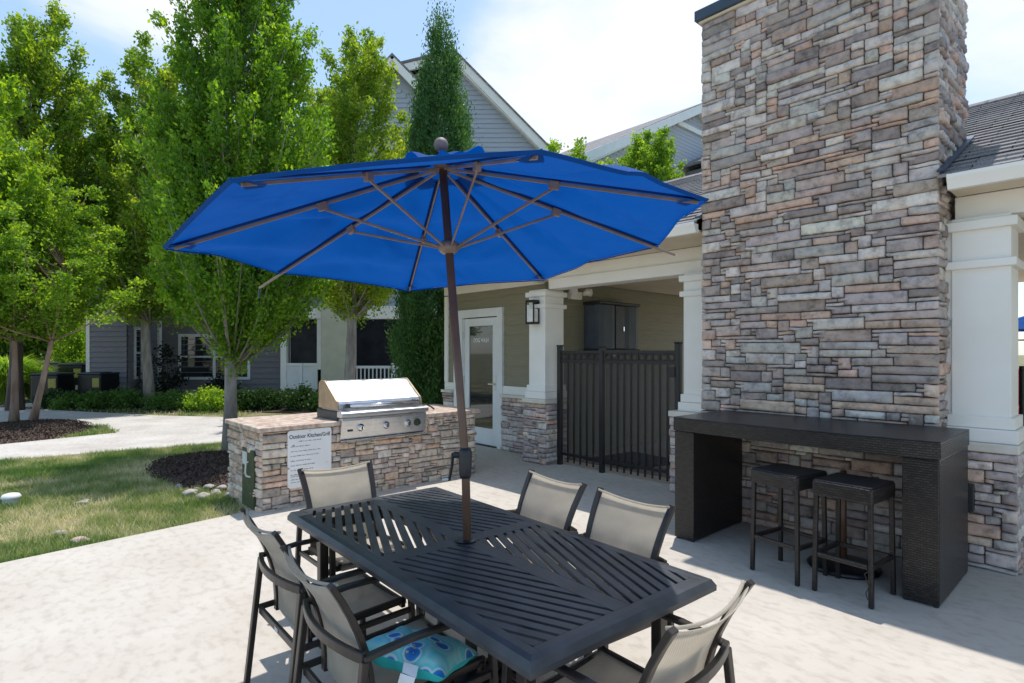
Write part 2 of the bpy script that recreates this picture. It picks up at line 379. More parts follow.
M['barkdark']=noisy('dark_bark',(.07,.055,.045),(.13,.105,.085),9,.9,.9,40,stretch=(1,1,.25))
M['mulch']=noisy('dark_mulch',(.035,.023,.018),(.09,.058,.042),30,.95,1,60,detail=8)
M['chips']=noisy('mulch_chips',(.04,.026,.02),(.13,.085,.06),60,.95,.4,60)
M['rock']=noisy('pale_rock',(.27,.24,.21),(.46,.42,.37),12,.85,.6,40)
M['rockpink']=noisy('pinkish_rock',(.42,.30,.24),(.55,.43,.36),12,.85,.6,40)
# lawn soil/thatch
m,nt,b=newmat('lawn_ground');L=nt.links.new;co=coords(nt)
n=N(nt,'ShaderNodeTexNoise');n.inputs['Scale'].default_value=.9;n.inputs['Detail'].default_value=8;n.inputs['Roughness'].default_value=.65;L(co,n.inputs['Vector'])
r=ramp(nt,[(.35,(.09,.13,.035)),(.5,(.22,.20,.09)),(.66,(.42,.34,.22))],n.outputs['Fac'])
n2=N(nt,'ShaderNodeTexNoise');n2.inputs['Scale'].default_value=60;n2.inputs['Detail'].default_value=4;L(co,n2.inputs['Vector'])
r2=ramp(nt,[(.3,(.5,.5,.5)),(.7,(1.2,1.2,1.2))],n2.outputs['Fac'])
mx=N(nt,'ShaderNodeMix',data_type='RGBA',blend_type='MULTIPLY');mx.inputs[0].default_value=1;L(r.outputs[0],mx.inputs[6]);L(r2.outputs[0],mx.inputs[7]);L(mx.outputs[2],b.inputs['Base Color'])
bp=N(nt,'ShaderNodeBump');bp.inputs['Strength'].default_value=1;bp.inputs['Distance'].default_value=.02;L(n2.outputs['Fac'],bp.inputs['Height']);L(bp.outputs[0],b.inputs['Normal']);b.inputs['Roughness'].default_value=.95
M['lawn']=m

# ------------------------------------------------------------------ numpy mesh of many small faces
def fast_mesh(name,V,k,mat,parent=None,tint=None):
    """V: (n*k,3) verts; faces of k consecutive verts"""
    me=bpy.data.meshes.new(name);nv=len(V);nf=nv//k
    me.vertices.add(nv);me.vertices.foreach_set('co',V.astype(np.float32).ravel())
    me.loops.add(nv);me.loops.foreach_set('vertex_index',np.arange(nv,dtype=np.int32))
    me.polygons.add(nf);me.polygons.foreach_set('loop_start',np.arange(0,nv,k,dtype=np.int32));me.polygons.foreach_set('loop_total',np.full(nf,k,dtype=np.int32))
    me.update(calc_edges=True)
    if tint is not None:
        a=me.attributes.new('tint','FLOAT','POINT');a.data.foreach_set('value',np.repeat(tint,k).astype(np.float32))
    me.materials.append(mat);o=bpy.data.objects.new(name,me);COL.objects.link(o)
    if parent is not None:o.parent=parent
    return o
def leaf_quads(C,rng,size,aspect=.55,up=.35,outdir=None):
    n=len(C)
    d=rng.normal(size=(n,3)); 
    if outdir is not None: d=d+outdir
    d[:,2]+=up; d/=np.linalg.norm(d,axis=1)[:,None]
    q=rng.normal(size=(n,3)); q[:,2]*=.4; s=np.cross(d,q); s/=np.linalg.norm(s,axis=1)[:,None]+1e-9
    sz=size*rng.uniform(.6,1.35,n)[:,None]
    nn=np.cross(s,d)
    a=C-d*sz*.5; t=C+d*sz*.5; m=C-d*sz*.08
    l=m+s*sz*aspect*.5+nn*sz*.1; r_=m-s*sz*aspect*.5+nn*sz*.1
    return np.stack([a,r_,t,l],1).reshape(-1,3)
def prof_r(prof,z):
    zs=[p[0] for p in prof];rs=[p[1] for p in prof];return np.interp(z,zs,rs)
def crown_clusters(prof,n,rng,lump=.2,fill=.6):
    z0,z1=prof[0][0],prof[-1][0]
    zz=rng.uniform(z0,z1,n*8);w=prof_r(prof,zz);zz=zz[rng.uniform(0,w.max(),len(zz))<w][:n]
    n=len(zz);th=rng.uniform(0,2*np.pi,n);ph=rng.uniform(0,6.28,4)
    sc_=2.2/max(.6,max(p[1] for p in prof))
    lm=1+lump*np.sin(3*th+zz*1.9*sc_+ph[0])+lump*.8*np.sin(5*th-zz*3.1*sc_+ph[1])+lump*.6*np.sin(zz*4.6*sc_+ph[2]+2*th)
    rr=prof_r(prof,zz)*lm*(1-fill*rng.uniform(0,1,n)**1.6)
    return np.stack([rr*np.cos(th),rr*np.sin(th),zz],1),th
def make_tree(name,label,cat,group,base,trunks,prof,ncl,per,leaf,mat,bark,seed,off=(0,0),spread=(.26,.26,.30),limbs=18,lr=.03,up=.35,lump=.2,fill=.65,aspect=.55,crownname='crown',rise=.55,tintb=.0,steep=None,nspray=7):
    rng=np.random.default_rng(seed)
    root=empty(name,base,0,label,cat,group)
    paths=[];csc=None
    if steep is None:
        C,th=crown_clusters(prof,ncl,rng,lump,fill);C[:,0]+=off[0];C[:,1]+=off[1]
    else:
        # limbs leave the trunk, curve upwards and carry leaf sprays along their outer part
        m_=nspray;nl=max(8,ncl//m_)
        T_,tt_=crown_clusters(prof,nl,rng,lump,.45);T_[:,0]+=off[0];T_[:,1]+=off[1]
        Cs=[];ths=[];scs=[];zmin=prof[0][0]
        for tip,an in zip(T_,tt_):
            rad=math.hypot(tip[0],tip[1]);hh0=trunks[0][5]
            zb=min(max(tip[2]-steep*rad-.25,zmin*.85),hh0*.95)
            tr=trunks[int(rng.integers(len(trunks)))];f=min(1,zb/tr[5])
            b0=np.array([tr[0]+(tr[3]-tr[0])*f,tr[1]+(tr[4]-tr[1])*f,zb])
            mid=(b0+tip)/2;mid[:2]+=(tip[:2]-b0[:2])*.18;mid[2]-=.10*np.linalg.norm(tip-b0)*min(1,steep)
            paths.append((b0,mid,tip))
            tint0=rng.uniform(0,1)
            for q in range(m_):
                t=.38+.62*(q+rng.uniform(0,.9))/m_
                p=(1-t)**2*b0+2*t*(1-t)*mid+t*t*tip+rng.normal(size=3)*np.array(spread)*.7*(1.15-t*.8)
                Cs.append(p);ths.append(an);scs.append((1.25-.75*t,tint0))
        C=np.array(Cs);th=np.array(ths);csc=np.array(scs)
    n=len(C)
    k=rng.integers(int(per*.5),int(per*1.5),n);idx=np.repeat(np.arange(n),k)
    P=rng.normal(size=(len(idx),3))*np.array(spread);
    # sprays lean outwards and up
    o=np.stack([np.cos(th),np.sin(th),np.full(n,rise)],1)[idx];t=rng.uniform(-.5,1,len(idx))[:,None]
    P=P*.75+o*t*np.array(spread)[None,:]*1.2
    if csc is not None: P=P*csc[idx][:,0][:,None]
    L_=C[idx]+P
    ok=L_[:,2]>.02; L_=L_[ok];idx=idx[ok]
    rmax=max(p[1] for p in prof)
    ct=rng.uniform(0,1,n)
    if csc is not None: ct=.5*ct+.5*csc[:,1]
    tint=np.clip(.26+.64*ct[idx]*rng.uniform(.5,1.2,len(idx))+rng.normal(0,.12,len(idx))+tintb,0,1)
    V=leaf_quads(L_,rng,leaf,aspect,up,outdir=o[ok]*.6)
    fast_mesh(crownname,V,4,mat,root,tint)
    # trunk and limbs
    mb=MB();rr=random.Random(seed)
    zt=prof[0][0];ztop=prof[-1][0]
    for (dx,dy,rad,tx,ty,hh) in trunks:
        pts=[];rad_=[];K=9
        for i in range(K):
            f=i/(K-1);z=hh*f
            bx=dx+(tx-dx)*f+math.sin(f*5+seed)*rad*.5;by=dy+(ty-dy)*f+math.cos(f*4+seed)*rad*.5-rad*.5
            pts.append((bx,by,z-.05 if i==0 else z));rad_.append(rad*(1.35 if i==0 else (1-.85*f)))
        mb.tube(pts,rad_,10)
        if paths: continue
        for j in range(limbs):
            c=C[rr.randrange(n)]
            zs=max(zt*.75,min(c[2]-.2,hh*.9)-abs(rr.gauss(.5,.4))*(1+rmax*.3)); zs=min(max(zs,min(zt*.8,hh*.5)),hh*.92)
            f=zs/hh; s=Vector((dx+(tx-dx)*f,dy+(ty-dy)*f,zs)); e=Vector(c)*1.0; e.x=s.x+(e.x-s.x)*.9;e.y=s.y+(e.y-s.y)*.9
            mid=s.lerp(e,.5)+Vector((0,0,-.12*(e-s).length));r0=min(lr,rad*(1-.8*f))*1.0
            q=[s,s.lerp(mid,.5)+Vector((0,0,-.03)),mid,mid.lerp(e,.5)+Vector((0,0,.02)),e]
            mb.tube(q,[r0,r0*.8,r0*.6,r0*.4,r0*.15],6)
    for (a_,m1,e_) in paths:
        q=[Vector((1-t)**2*a_+2*t*(1-t)*m1+t*t*e_) for t in (0,.25,.5,.75,.97)]
        mb.tube(q,[lr,lr*.8,lr*.55,lr*.35,lr*.12],6)
    mb.build('trunk',bark,root,smooth=True)
    return root

# ================================================================== GROUND
g=MB();g.quad((-400,-400,-.06),(400,-400,-.06),(400,400,-.06),(-400,400,-.06))
tag(g.build('ground',M['lawn']),kind='structure')
g=MB();g.prism([(9,-14),(9,16),(-5.6,16),(-9.6,16),(-9.6,4.98),(-7.05,4.98),(-7.05,2.0),(-6.08,2.0),(-5.84,.06),(-5.45,-3.4),(-4.6,-14)],-.12,0)
tag(g.build('patio',M['patio'],bevel=.008),kind='structure')
walk1=[(-11.2,-6),(-11.6,0),(-11.1,3.2),(-10.6,6.5),(-10.6,20),(-13.6,20),(-14.4,8),(-15.1,4.6),(-17.0,3.2),(-22.5,.3),(-34,-5.5),(-34,-8.5),(-18.2,.1),(-15.4,1.9),(-13.9,1.9),(-13.5,.0),(-13.2,-6)]
g=MB();g.prism(walk1,-.12,-.022);tag(g.build('path',M['walk'],bevel=.01),kind='structure')
# mulch beds
def inpoly(P,poly):
    x,y=P[:,0],P[:,1];r_=np.zeros(len(P),bool);n=len(poly);j=n-1
    for i in range(n):
        xi,yi=poly[i];xj,yj=poly[j]
        c=((yi>y)!=(yj>y))&(x<(xj-xi)*(y-yi)/(yj-yi+1e-12)+xi);r_^=c;j=i
    return r_
beds=[(-8.55,2.55,1.75,.95,.14,.12),(-15.75,.55,2.15,1.15,.10,-.1)]
def bedmesh(cx,cy,rx,ry,h,rot,label,n=0):
    mb=MB();K=40;rings=8
    for i in range(rings+1):
        f=i/rings
        for k in range(K):
            a=2*math.pi*k/K; w=1+.07*math.sin(3*a+cx)+.05*math.sin(7*a)
            x=f*rx*w*math.cos(a);y=f*ry*w*math.sin(a)
            X=cx+x*math.cos(rot)-y*math.sin(rot);Y=cy+x*math.sin(rot)+y*math.cos(rot)
            mb.v.append((X,Y,-.045+h*(1-f*f)+.012*mnoise.noise((X*6,Y*6,0))-(.03 if i==rings else 0)))
    for i in range(rings):
        for k in range(K):
            a=i*K+k;b_=i*K+(k+1)%K; mb.f.append((a,b_,b_+K,a+K))
    o=mb.build('mulch_bed',M['mulch'],smooth=True);tag(o,kind='structure');return o
rng=np.random.default_rng(3)
chips=[]
for (cx,cy,rx,ry,h,rot) in beds:
    bedmesh(cx,cy,rx,ry,h,rot,'')
    nchip=5200
    a=rng.uniform(0,6.28,nchip);f=np.sqrt(rng.uniform(0,1,nchip))*1.02
    x=f*rx*np.cos(a);y=f*ry*np.sin(a)
    C=np.stack([cx+x*math.cos(rot)-y*math.sin(rot),cy+x*math.sin(rot)+y*math.cos(rot),-.035+h*np.clip(1-f*f,0,1)+rng.uniform(0,.015,nchip)],1)
    chips.append(leaf_quads(C,rng,.05,.45,0.1))
fast=fast_mesh('mulch_chips',np.concatenate(chips),4,M['chips']);tag(fast,'loose dark wood chips covering the planting beds','mulch',kind='stuff')
# house bed (along the grey house)
hb=[at(-40,17.2),at(60,16.0),at(150,15.7),at(240,15.9),at(330,15.2),at(440,15.0),at(440,17.5),at(330,19.5),at(90,19.4),at(-40,22)]
g=MB();g.prism([(p.x,p.y) for p in hb],-.1,-.03);tag(g.build('mulch_bed',M['mulch']),kind='structure')
# grass blades
def blades(polys,excl,n,hmin,hmax,w,seed,zb=-.06):
    rng=np.random.default_rng(seed);poly=polys
    xs=[p[0] for p in poly];ys=[p[1] for p in poly]
    P=np.stack([rng.uniform(min(xs),max(xs),n),rng.uniform(min(ys),max(ys),n)],1)
    ok=inpoly(P,poly)
    for e in excl:
        if len(e)==6:
            cx,cy,rx,ry,h,rot=e;dx=P[:,0]-cx;dy=P[:,1]-cy
            u=(dx*math.cos(rot)+dy*math.sin(rot))/rx;v_=(-dx*math.sin(rot)+dy*math.cos(rot))/ry
            ok&=(u*u+v_*v_>1.0+rng.uniform(-.12,.12,n))
        else: ok&=~inpoly(P,e)
    P=P[ok];n=len(P)
    pat=np.array([mnoise.noise((x*.9,y*.9,1.3))+.6*mnoise.noise((x*2.6,y*2.6,4.))+.4*mnoise.noise((x*7,y*7,8.)) for x,y in P])
    keep=rng.uniform(-.9,.9,n)>pat*1.0-.35; P=P[keep];pat=pat[keep];n=len(P)
    h=rng.uniform(hmin,hmax,n)*(1-.35*np.clip(pat,0,1));a=rng.uniform(0,6.28,n)
    ww=w*rng.uniform(.7,1.3,n);dx=np.cos(a)*ww/2;dy=np.sin(a)*ww/2
    lean=rng.normal(0,.45,(n,2))*h[:,None]
    b0=np.stack([P[:,0]-dx,P[:,1]-dy,np.full(n,zb)],1);b1=np.stack([P[:,0]+dx,P[:,1]+dy,np.full(n,zb)],1)
    t=np.stack([P[:,0]+lean[:,0],P[:,1]+lean[:,1],zb+h],1)
    tint=np.clip(.48+pat*.95+rng.normal(0,.17,n),0,1)
    return np.stack([b0,b1,t],1).reshape(-1,3),tint
lawn1=[(-6.1,2.0),(-5.86,.05),(-5.6,-1.5),(-11.6,-1.5),(-11.65,0),(-11.15,3.2),(-7.1,3.2),(-7.06,2.0)]
lawn2=[(-13.5,-1.2),(-13.55,0),(-13.95,1.95),(-15.4,1.95),(-18.2,.15),(-21,-1.2)]
lawn3=[(-15.2,4.7),(-17,3.3),(-22.5,.4),(-34,-5.4),(-34,3),(-22,4.4),(-17.5,6.6)]
V1,t1=blades(lawn1,[beds[0]],150000,.05,.095,.010,1)
V2,t2=blades(lawn2,[beds[1]],26000,.05,.11,.022,2)
V3,t3=blades(lawn3,[],26000,.06,.12,.03,5)
o=fast_mesh('grass',np.concatenate([V1,V2,V3]),3,M['grass'],None,np.concatenate([t1,t2,t3]));tag(o,'short patchy half dry lawn grass','grass',kind='stuff')

# rocks
def rock(px,py,size,mat,label,flat=.6,nm='rock',grp=None,z=-.04):
    d=FPX*EYE/(py-352);p=at(px,d)
    me=bpy.data.meshes.new(nm);import bmesh
    bm=bmesh.new();bmesh.ops.create_icosphere(bm,subdivisions=3,radius=1)
    for v in bm.verts:
        q=v.co*1.3+Vector((px*.7,py*.3,0));f=1+.35*mnoise.noise(q)+.12*mnoise.noise(q*3)
        v.co=Vector((v.co.x*f*size,v.co.y*f*size*.75,v.co.z*f*size*flat))
    bm.to_mesh(me);bm.free()
    for pl in me.polygons: pl.use_smooth=True
    me.materials.append(mat);o=bpy.data.objects.new(nm,me);COL.objects.link(o);o.location=(p.x,p.y,z+size*flat*.45);o.rotation_euler=(0,0,px)
    tag(o,label,'rock',grp);return o
RG='pale edging rocks by the mulch mound'
for px,py,s,lab in [(179,484,.055,'small round rock at far left of the mulch edging row'),(190,492,.10,'long pale rock, leftmost large one along the mulch edge'),(197,487,.05,'tiny rock tucked behind the pale edging row'),
    (203,495,.09,'flat pale rock set lowest in the row edging the mulch'),(209,486,.085,'upright rock highest in the edging row beside the mulch'),(216,491,.08,'pale rock touching its neighbours in the middle of the edging row'),
    (222,487,.085,'greyish rock right of centre in the row edging the mulch'),(230,493,.075,'rounded pale rock nearest the stone counter at the mulch edge')]:
    rock(px,py,s*.85,M['rock'],lab,.6,grp=RG)
rock(84,499,.065,M['rock'],'flat rock lying alone in the middle of the lawn',.35)
rock(60,530,.06,M['rock'],'small grey rock in the lawn, left of the pinkish one',.45)
rock(80,538,.068,M['rockpink'],'pinkish tan rock in the grass close to the patio edge',.5)
# white lawn cap
p=at(11,FPX*EYE/(501-352));root=empty('vent_cap',(p.x,p.y,-.05),0,'white round plastic cap sticking out of the lawn','utility cap')
MB().lathe([(.072,0),(.072,.075),(.068,.08)],sides=20).build('body',M['foam'],root,smooth=False)
MB().lathe([(.086,.08),(.088,.10),(.07,.125),(.03,.135),(.0,.136)],sides=20).build('lid',M['white'],root,smooth=True)

# ================================================================== STONE VENEER
PAL_GREY=[((.275,.255,.24),6),((.225,.20,.19),6),((.33,.30,.275),5),((.155,.135,.13),4),((.31,.215,.165),3),((.34,.25,.20),2),((.26,.205,.175),4),((.38,.35,.315),3),((.18,.145,.13),4)]
PAL_TAN=[((.36,.31,.26),5),((.42,.36,.30),5),((.30,.26,.23),4),((.42,.30,.22),3),((.25,.22,.20),3),((.45,.41,.36),3),((.36,.27,.21),2)]
PAL_BASE=[((.33,.30,.29),4),((.26,.22,.21),4),((.40,.36,.33),3),((.36,.25,.20),3),((.20,.17,.165),3),((.44,.33,.26),2)]
def pick(pal,rr,gain=1.95):
    if pal is PAL_TAN: gain=1.55
    t=sum(w for _,w in pal);x=rr.uniform(0,t)
    for c,w in pal:
        x-=w
        if x<=0:break
    k=rr.uniform(.82,1.2)*gain;return tuple(min(.8,(.8*a+.2*m_)*k*rr.uniform(.97,1.03)) for a,m_ in zip(c,(.255,.215,.18) if pal is not PAL_TAN else (.42,.335,.255)))
def stone_face(mb,O,U,Nn,w,h,pal,seed,cw=.050,chh=.033,dep=(.012,.044),wr=(4,10),hr=(1,3)):
    if mb.c is None: mb.c=[]
    O=Vector(O);U=Vector(U);Nn=Vector(Nn);Z=Vector((0,0,1));rr=random.Random(seed)
    nx=max(2,round(w/cw));ny=max(2,round(h/chh));cx=w/nx;cy=h/ny
    occ=[[False]*nx for _ in range(ny)];jts=set()
    for j in range(ny):
        i=0
        while i<nx:
            if occ[j][i]: i+=1;continue
            free=0
            while i+free<nx and not occ[j][i+free]: free+=1
            ww=min(free,rr.randint(*wr)); 
            if 0<free-ww<2: ww=free if free<=wr[1]+1 else ww-1
            if j>0:
                for _t in range(6):
                    if i+ww<nx and (j-1,i+ww) in jts:
                        ww=max(2,min(free,ww+rr.choice([-2,-1,1,2,3])))
                    else: break
            hh=rr.choices([1,2,3],[1.5,4,2.4])[0]; hh=max(hr[0],min(hr[1],hh,ny-j))
            if ny-j-hh==1 and hh<3: hh+=1
            if ww<=3 and hh==1 and rr.random()<.6: hh=min(2,ny-j)
            ok=False
            while hh>1 and any(occ[jj][ii] for jj in range(j,j+hh) for ii in range(i,i+ww)): hh-=1
            for jj in range(j,j+hh):
                for ii in range(i,i+ww): occ[jj][ii]=True
            for jj in range(j,j+hh): jts.add((jj,i+ww));jts.add((jj,i))
            g=.0024;x0=i*cx+g+rr.uniform(0,.002);x1=(i+ww)*cx-g;z0=j*cy+g+rr.uniform(0,.002);z1=(j+hh)*cy-g+rr.uniform(-.002,.0015)
            D=rr.uniform(*dep);col=pick(pal,rr);tilt=rr.uniform(-.008,.008);skew=rr.uniform(-.005,.005)
            W=x1-x0;Hh=z1-z0;ex=min(.009,W*.2);ez=min(.008,Hh*.22)
            kx=max(2,round(W/.036));kz=max(2,round(Hh/.02))
            us=[x0,x0+.0015]+[x0+ex+(W-2*ex)*t/(kx-1) for t in range(kx)]+[x1-.0015,x1]
            zs=[z0,z0+.0015]+[z0+ez+(Hh-2*ez)*t/(kz-1) for t in range(kz)]+[z1-.0015,z1]
            n0=len(mb.v);nu=len(us);nz=len(zs);so=rr.uniform(0,100)
            for b_,zz in enumerate(zs):
                for a_,uu in enumerate(us):
                    ea=min(a_,nu-1-a_);eb=min(b_,nz-1-b_);e=min(ea,eb)
                    if e==0: dd=-.004
                    elif e==1: dd=D*.62
                    else:
                        dd=D+tilt*((uu-x0)/W-.5)*2+.013*mnoise.noise((uu*14+so,zz*20,so))+.007*mnoise.noise((uu*40,zz*60,so))
                        dd=max(.008,dd)
                    jz=skew*((uu-x0)/W-.5)*2 if 0<b_<nz-1 else skew*((uu-x0)/W-.5)
                    cr=.004 if (ea<=1 and eb<=1) else 0
                    p=O+U*(uu+(cr if a_<nu/2 else -cr))+Z*(zz+jz+.0045*mnoise.noise((uu*30,so,zz*9)))+Nn*dd
                    mb.v.append(tuple(p));mb.c.append(col)
            flip=U.cross(Z).dot(Nn)<0
            for b_ in range(nz-1):
                for a_ in range(nu-1):
                    q=n0+b_*nu+a_;f=(q,q+1,q+nu+1,q+nu);mb.f.append(f[::-1] if flip else f)
            i+=ww
def stone_box(x0,x1,y0,y1,z0,z1,pal,seed,faces='fblr',ext=.026,**k):
    """f=-Y face, b=+Y, l=-X, r=+X"""
    mb=MB();mb.c=[]
    if 'f' in faces: stone_face(mb,(x0-(ext if 'l' in faces else 0),y0,z0),(1,0,0),(0,-1,0),x1-x0+(ext if 'l' in faces else 0)+(ext if 'r' in faces else 0),z1-z0,pal,seed,**k)
    if 'r' in faces: stone_face(mb,(x1,y0,z0),(0,1,0),(1,0,0),y1-y0,z1-z0,pal,seed+1,**k)
    if 'l' in faces: stone_face(mb,(x0,y0,z0),(0,1,0),(-1,0,0),y1-y0,z1-z0,pal,seed+2,**k)
    if 'b' in faces: stone_face(mb,(x0,y1,z0),(1,0,0),(0,1,0),x1-x0,z1-z0,pal,seed+3,**k)
    return mb

# ---------------- chimney
CX0,CX1,CY0,CY1=-2.94,-1.055,5.27,6.25
ch=empty('stone_chimney',((CX0+CX1)/2,CY0+.5,0),0,'tall grey and brown stacked stone chimney behind the wicker bar','chimney')
stone_box(CX0,CX1,CY0,CY1,0,4.86,PAL_GREY,11,'flr').build('stone_veneer',M['stone'],ch,W=True,smooth=True)
MB().box(CX0+.004,CX1-.004,CY0+.004,CY1,-.05,4.86).build('core',M['mortar'],ch,W=True)
MB().box(CX0-.045,CX1+.045,CY0-.045,CY1+.045,4.862,4.885).build('cap_board',M['tan_trim'],ch,W=True,bevel=.003)
MB().box(CX0-.075,CX1+.075,CY0-.075,CY1+.075,4.887,4.99).build('metal_cap',M['darkmetal'],ch,W=True,bevel=.006)

# ---------------- pavilion building
pv=empty('clubhouse_pavilion',(-7.3,7.5,0),0,'khaki sided pavilion with cream columns, stone piers and a shingled roof','pavilion')
def siding(mb,A,B,nrm,z0,z1,exp=.165,lap=.012,M_=None):
    """lap boards between A and B (xy), facing nrm"""
    A=Vector((*A,0));B=Vector((*B,0));nn=Vector((*nrm,0));z=z0
    while z<z1-.005:
        zt=min(z+exp,z1)
        mb.quad(A+nn*lap+Vector((0,0,z)),B+nn*lap+Vector((0,0,z)),B+nn*.002+Vector((0,0,zt)),A+nn*.002+Vector((0,0,zt)))
        mb.quad(A+Vector((0,0,z)),B+Vector((0,0,z)),B+nn*lap+Vector((0,0,z)),A+nn*lap+Vector((0,0,z)))
        z=zt
WY=6.28
w=MB();siding(w,(-8.62,WY),(-8.42,WY),(0,-1),1.05,2.64);siding(w,(-7.09,WY),(-6.12,WY),(0,-1),1.05,2.64);siding(w,(-8.42,WY),(-7.09,WY),(0,-1),2.34,2.64)
w.box(-8.73,-8.42,WY+.002,WY+.16,0,2.9);w.box(-7.09,-5.93,WY+.002,WY+.16,0,2.9);w.box(-8.42,-7.09,WY+.002,WY+.16,2.2,2.9)
fw=w.build('wall',M['khaki'],pv,W=True)
w=MB();siding(w,(-5.9,WY+.02),(-5.9,11.6),(1,0),0,2.64)
w.box(-6.05,-5.903,WY+.02,11.6,0,2.9);w.box(-8.73,-8.58,WY+.17,11.6,0,2.9);w.box(-8.73,-5.903,11.6,11.75,0,2.9)
w.build('wall',M['khaki'],pv,W=True)
# base stone beside the door + ledge + board
stone_box(-7.09,-6.15,WY-.05,WY,0,.86,PAL_BASE,31,'f').build('stone_base',M['stone'],pv,W=True,smooth=True)
stone_box(-8.70,-8.42,WY-.05,WY,0,.86,PAL_BASE,33,'fl').build('stone_base',M['stone'],pv,W=True,smooth=True)
MB().box(-7.09,-6.15,WY-.045,WY-.004,0,.858).box(-8.7,-8.42,WY-.045,WY-.004,0,.858).build_each('stone_backing',M['mortar'],pv,W=True)
MB().box(-7.09,-6.15,WY-.11,WY-.003,.862,.91).box(-8.74,-8.42,WY-.11,WY-.003,.862,.91).build_each('ledge',M['ledge'],pv,W=True,bevel=.006)
MB().box(-7.09,-6.12,WY-.035,WY-.014,.912,1.045).box(-8.72,-8.42,WY-.035,WY-.014,.912,1.045).box(-8.73,-8.62,WY-.035,WY+.0,1.048,2.62).build_each('trim_board',M['trim'],pv,W=True,bevel=.003)
# door frame and door
MB().box(-8.42,-8.17,WY-.055,WY+.05,0,2.34).box(-7.22,-7.09,WY-.055,WY+.05,0,2.34).box(-8.17,-7.22,WY-.055,WY+.05,2.20,2.34).box(-8.17,-8.155,WY-.02,WY+.05,0,2.2).box(-7.235,-7.22,WY-.02,WY+.05,0,2.2).build('door_frame',M['white_trim'],pv,W=True,bevel=.004)
dr=MB();x0,x1=-8.15,-7.24
dr.box(x0,x0+.135,WY-.012,WY+.03,.02,2.185).box(x1-.135,x1,WY-.012,WY+.03,.02,2.185).box(x0+.135,x1-.135,WY-.012,WY+.03,.02,.30).box(x0+.135,x1-.135,WY-.012,WY+.03,2.05,2.185)
door=dr.build('door',M['white_trim'],pv,W=True,bevel=.004)
MB().box(x0+.137,x1-.137,WY+.004,WY+.012,.302,2.048).build('glass',M['glass'],door)
MB().box(x1-.10,x1-.045,WY-.022,WY-.0125,.96,1.20).bar((x1-.07,WY-.03,1.06),(x1-.07,WY-.055,1.06),.02,.02).bar((x1-.06,WY-.055,1.06),(x1-.20,WY-.055,1.06),.018,.02).build('handle',M['steel'],door,bevel=.003)
for z in (.35,1.12,1.9): MB().tube([(x0-.004,WY-.024,z-.06),(x0-.004,WY-.024,z+.06)],.011,8).build('hinge',M['steel'],door)
MB().box(x0-.01,x1+.01,WY-.05,WY+.03,.001,.018).build('threshold',M['blackplastic'],door)
text('lettering','DOG WASH',.105,M['white'],door,((x0+x1)/2,WY+.002,1.80),(R(90),0,0),.0005,bold=.003,sx=.72)
# columns
def column(x0,x1,y0,y1,ztop,pierbox,seed,faces='flr',bottom=.93):
    px0,px1,py0,py1=pierbox
    c=MB()
    c.box(x0,x1,y0,y1,bottom,ztop)
    for e,za,zb in ((.045,bottom,bottom+.10),(.025,bottom+.102,bottom+.19),(.034,2.23,2.29),(.04,ztop-.10,ztop-.03)):
        c.box(x0-e,x1+e,y0-e,y1+e*.99,za,zb)
    sh=c.build('column',M['trim'],pv,W=True,bevel=.004)
    MB().box(px0-.035,px1+.035,py0-.04,py1+.03,.862,.928).build('ledge',M['ledge'],sh,bevel=.008)
    stone_box(px0,px1,py0,py1,0,.86,PAL_BASE,seed,faces).build('pier',M['stone'],sh,smooth=True)
    MB().box(px0+.003,px1-.003,py0+.003,py1-.003,-.05,.858).build('pier_core',M['mortar'],sh)
    return sh
column(-6.08,-5.75,5.87,6.26,2.50,(-6.12,-5.71,5.83,6.27),41,'flrb')
column(-3.54,-3.21,5.87,6.24,2.50,(-3.64,-3.18,5.80,6.28),51,'fl')
column(-1.0,-.65,5.50,5.86,2.62,(-.98,-.63,5.45,5.92),61,'frb')
MB().box(-1.06,-.99,5.52,5.60,.93,2.62).build('filler_board',M['trim'],pv,W=True,bevel=.003)
# electrical box on the right pier
MB().box(-.915,-.845,5.36,5.44,.42,.62).build('outlet_cover',M['blackplastic'],pv,W=True,bevel=.004)
# beams / frieze
b_=MB()
b_.box(-5.74,-3.0,5.93,6.18,2.50,2.64);b_.box(-6.12,-2.99,5.96,6.15,2.642,2.80)
b_.box(-8.73,-6.13,WY-.04,WY+.1,2.642,2.80)
b_.build_each('beam',M['trim'],pv,W=True,bevel=.004)
MB().box(-.99,6.3,5.56,5.80,2.62,2.80).build('beam',M['trim'],pv,W=True,bevel=.004)
# eaves: soffit, fascia, gutter
s_=MB();s_.box(-8.95,-2.995,5.25,5.955,2.802,2.822);s_.box(-.975,6.5,5.25,5.555,2.802,2.822);s_.box(-8.95,-6.13,5.957,WY-.045,2.802,2.822)
s_.build_each('soffit',M['tan_trim'],pv,W=True)
MB().box(-5.86,6.3,6.19,11.6,2.66,2.69).build('ceiling',M['tan_trim'],pv,W=True)
def gut(xa,xb):
    mb=MB();mb.prism([(5.25,2.79),(5.20,2.79),(5.185,2.83),(5.165,2.87),(5.165,2.895),(5.18,2.895),(5.18,2.88),(5.25,2.88)],xa,xb,'x')
    return mb.build('gutter',M['trim'],pv,W=True)
gut(-8.98,-3.0);gut(-.97,6.5)
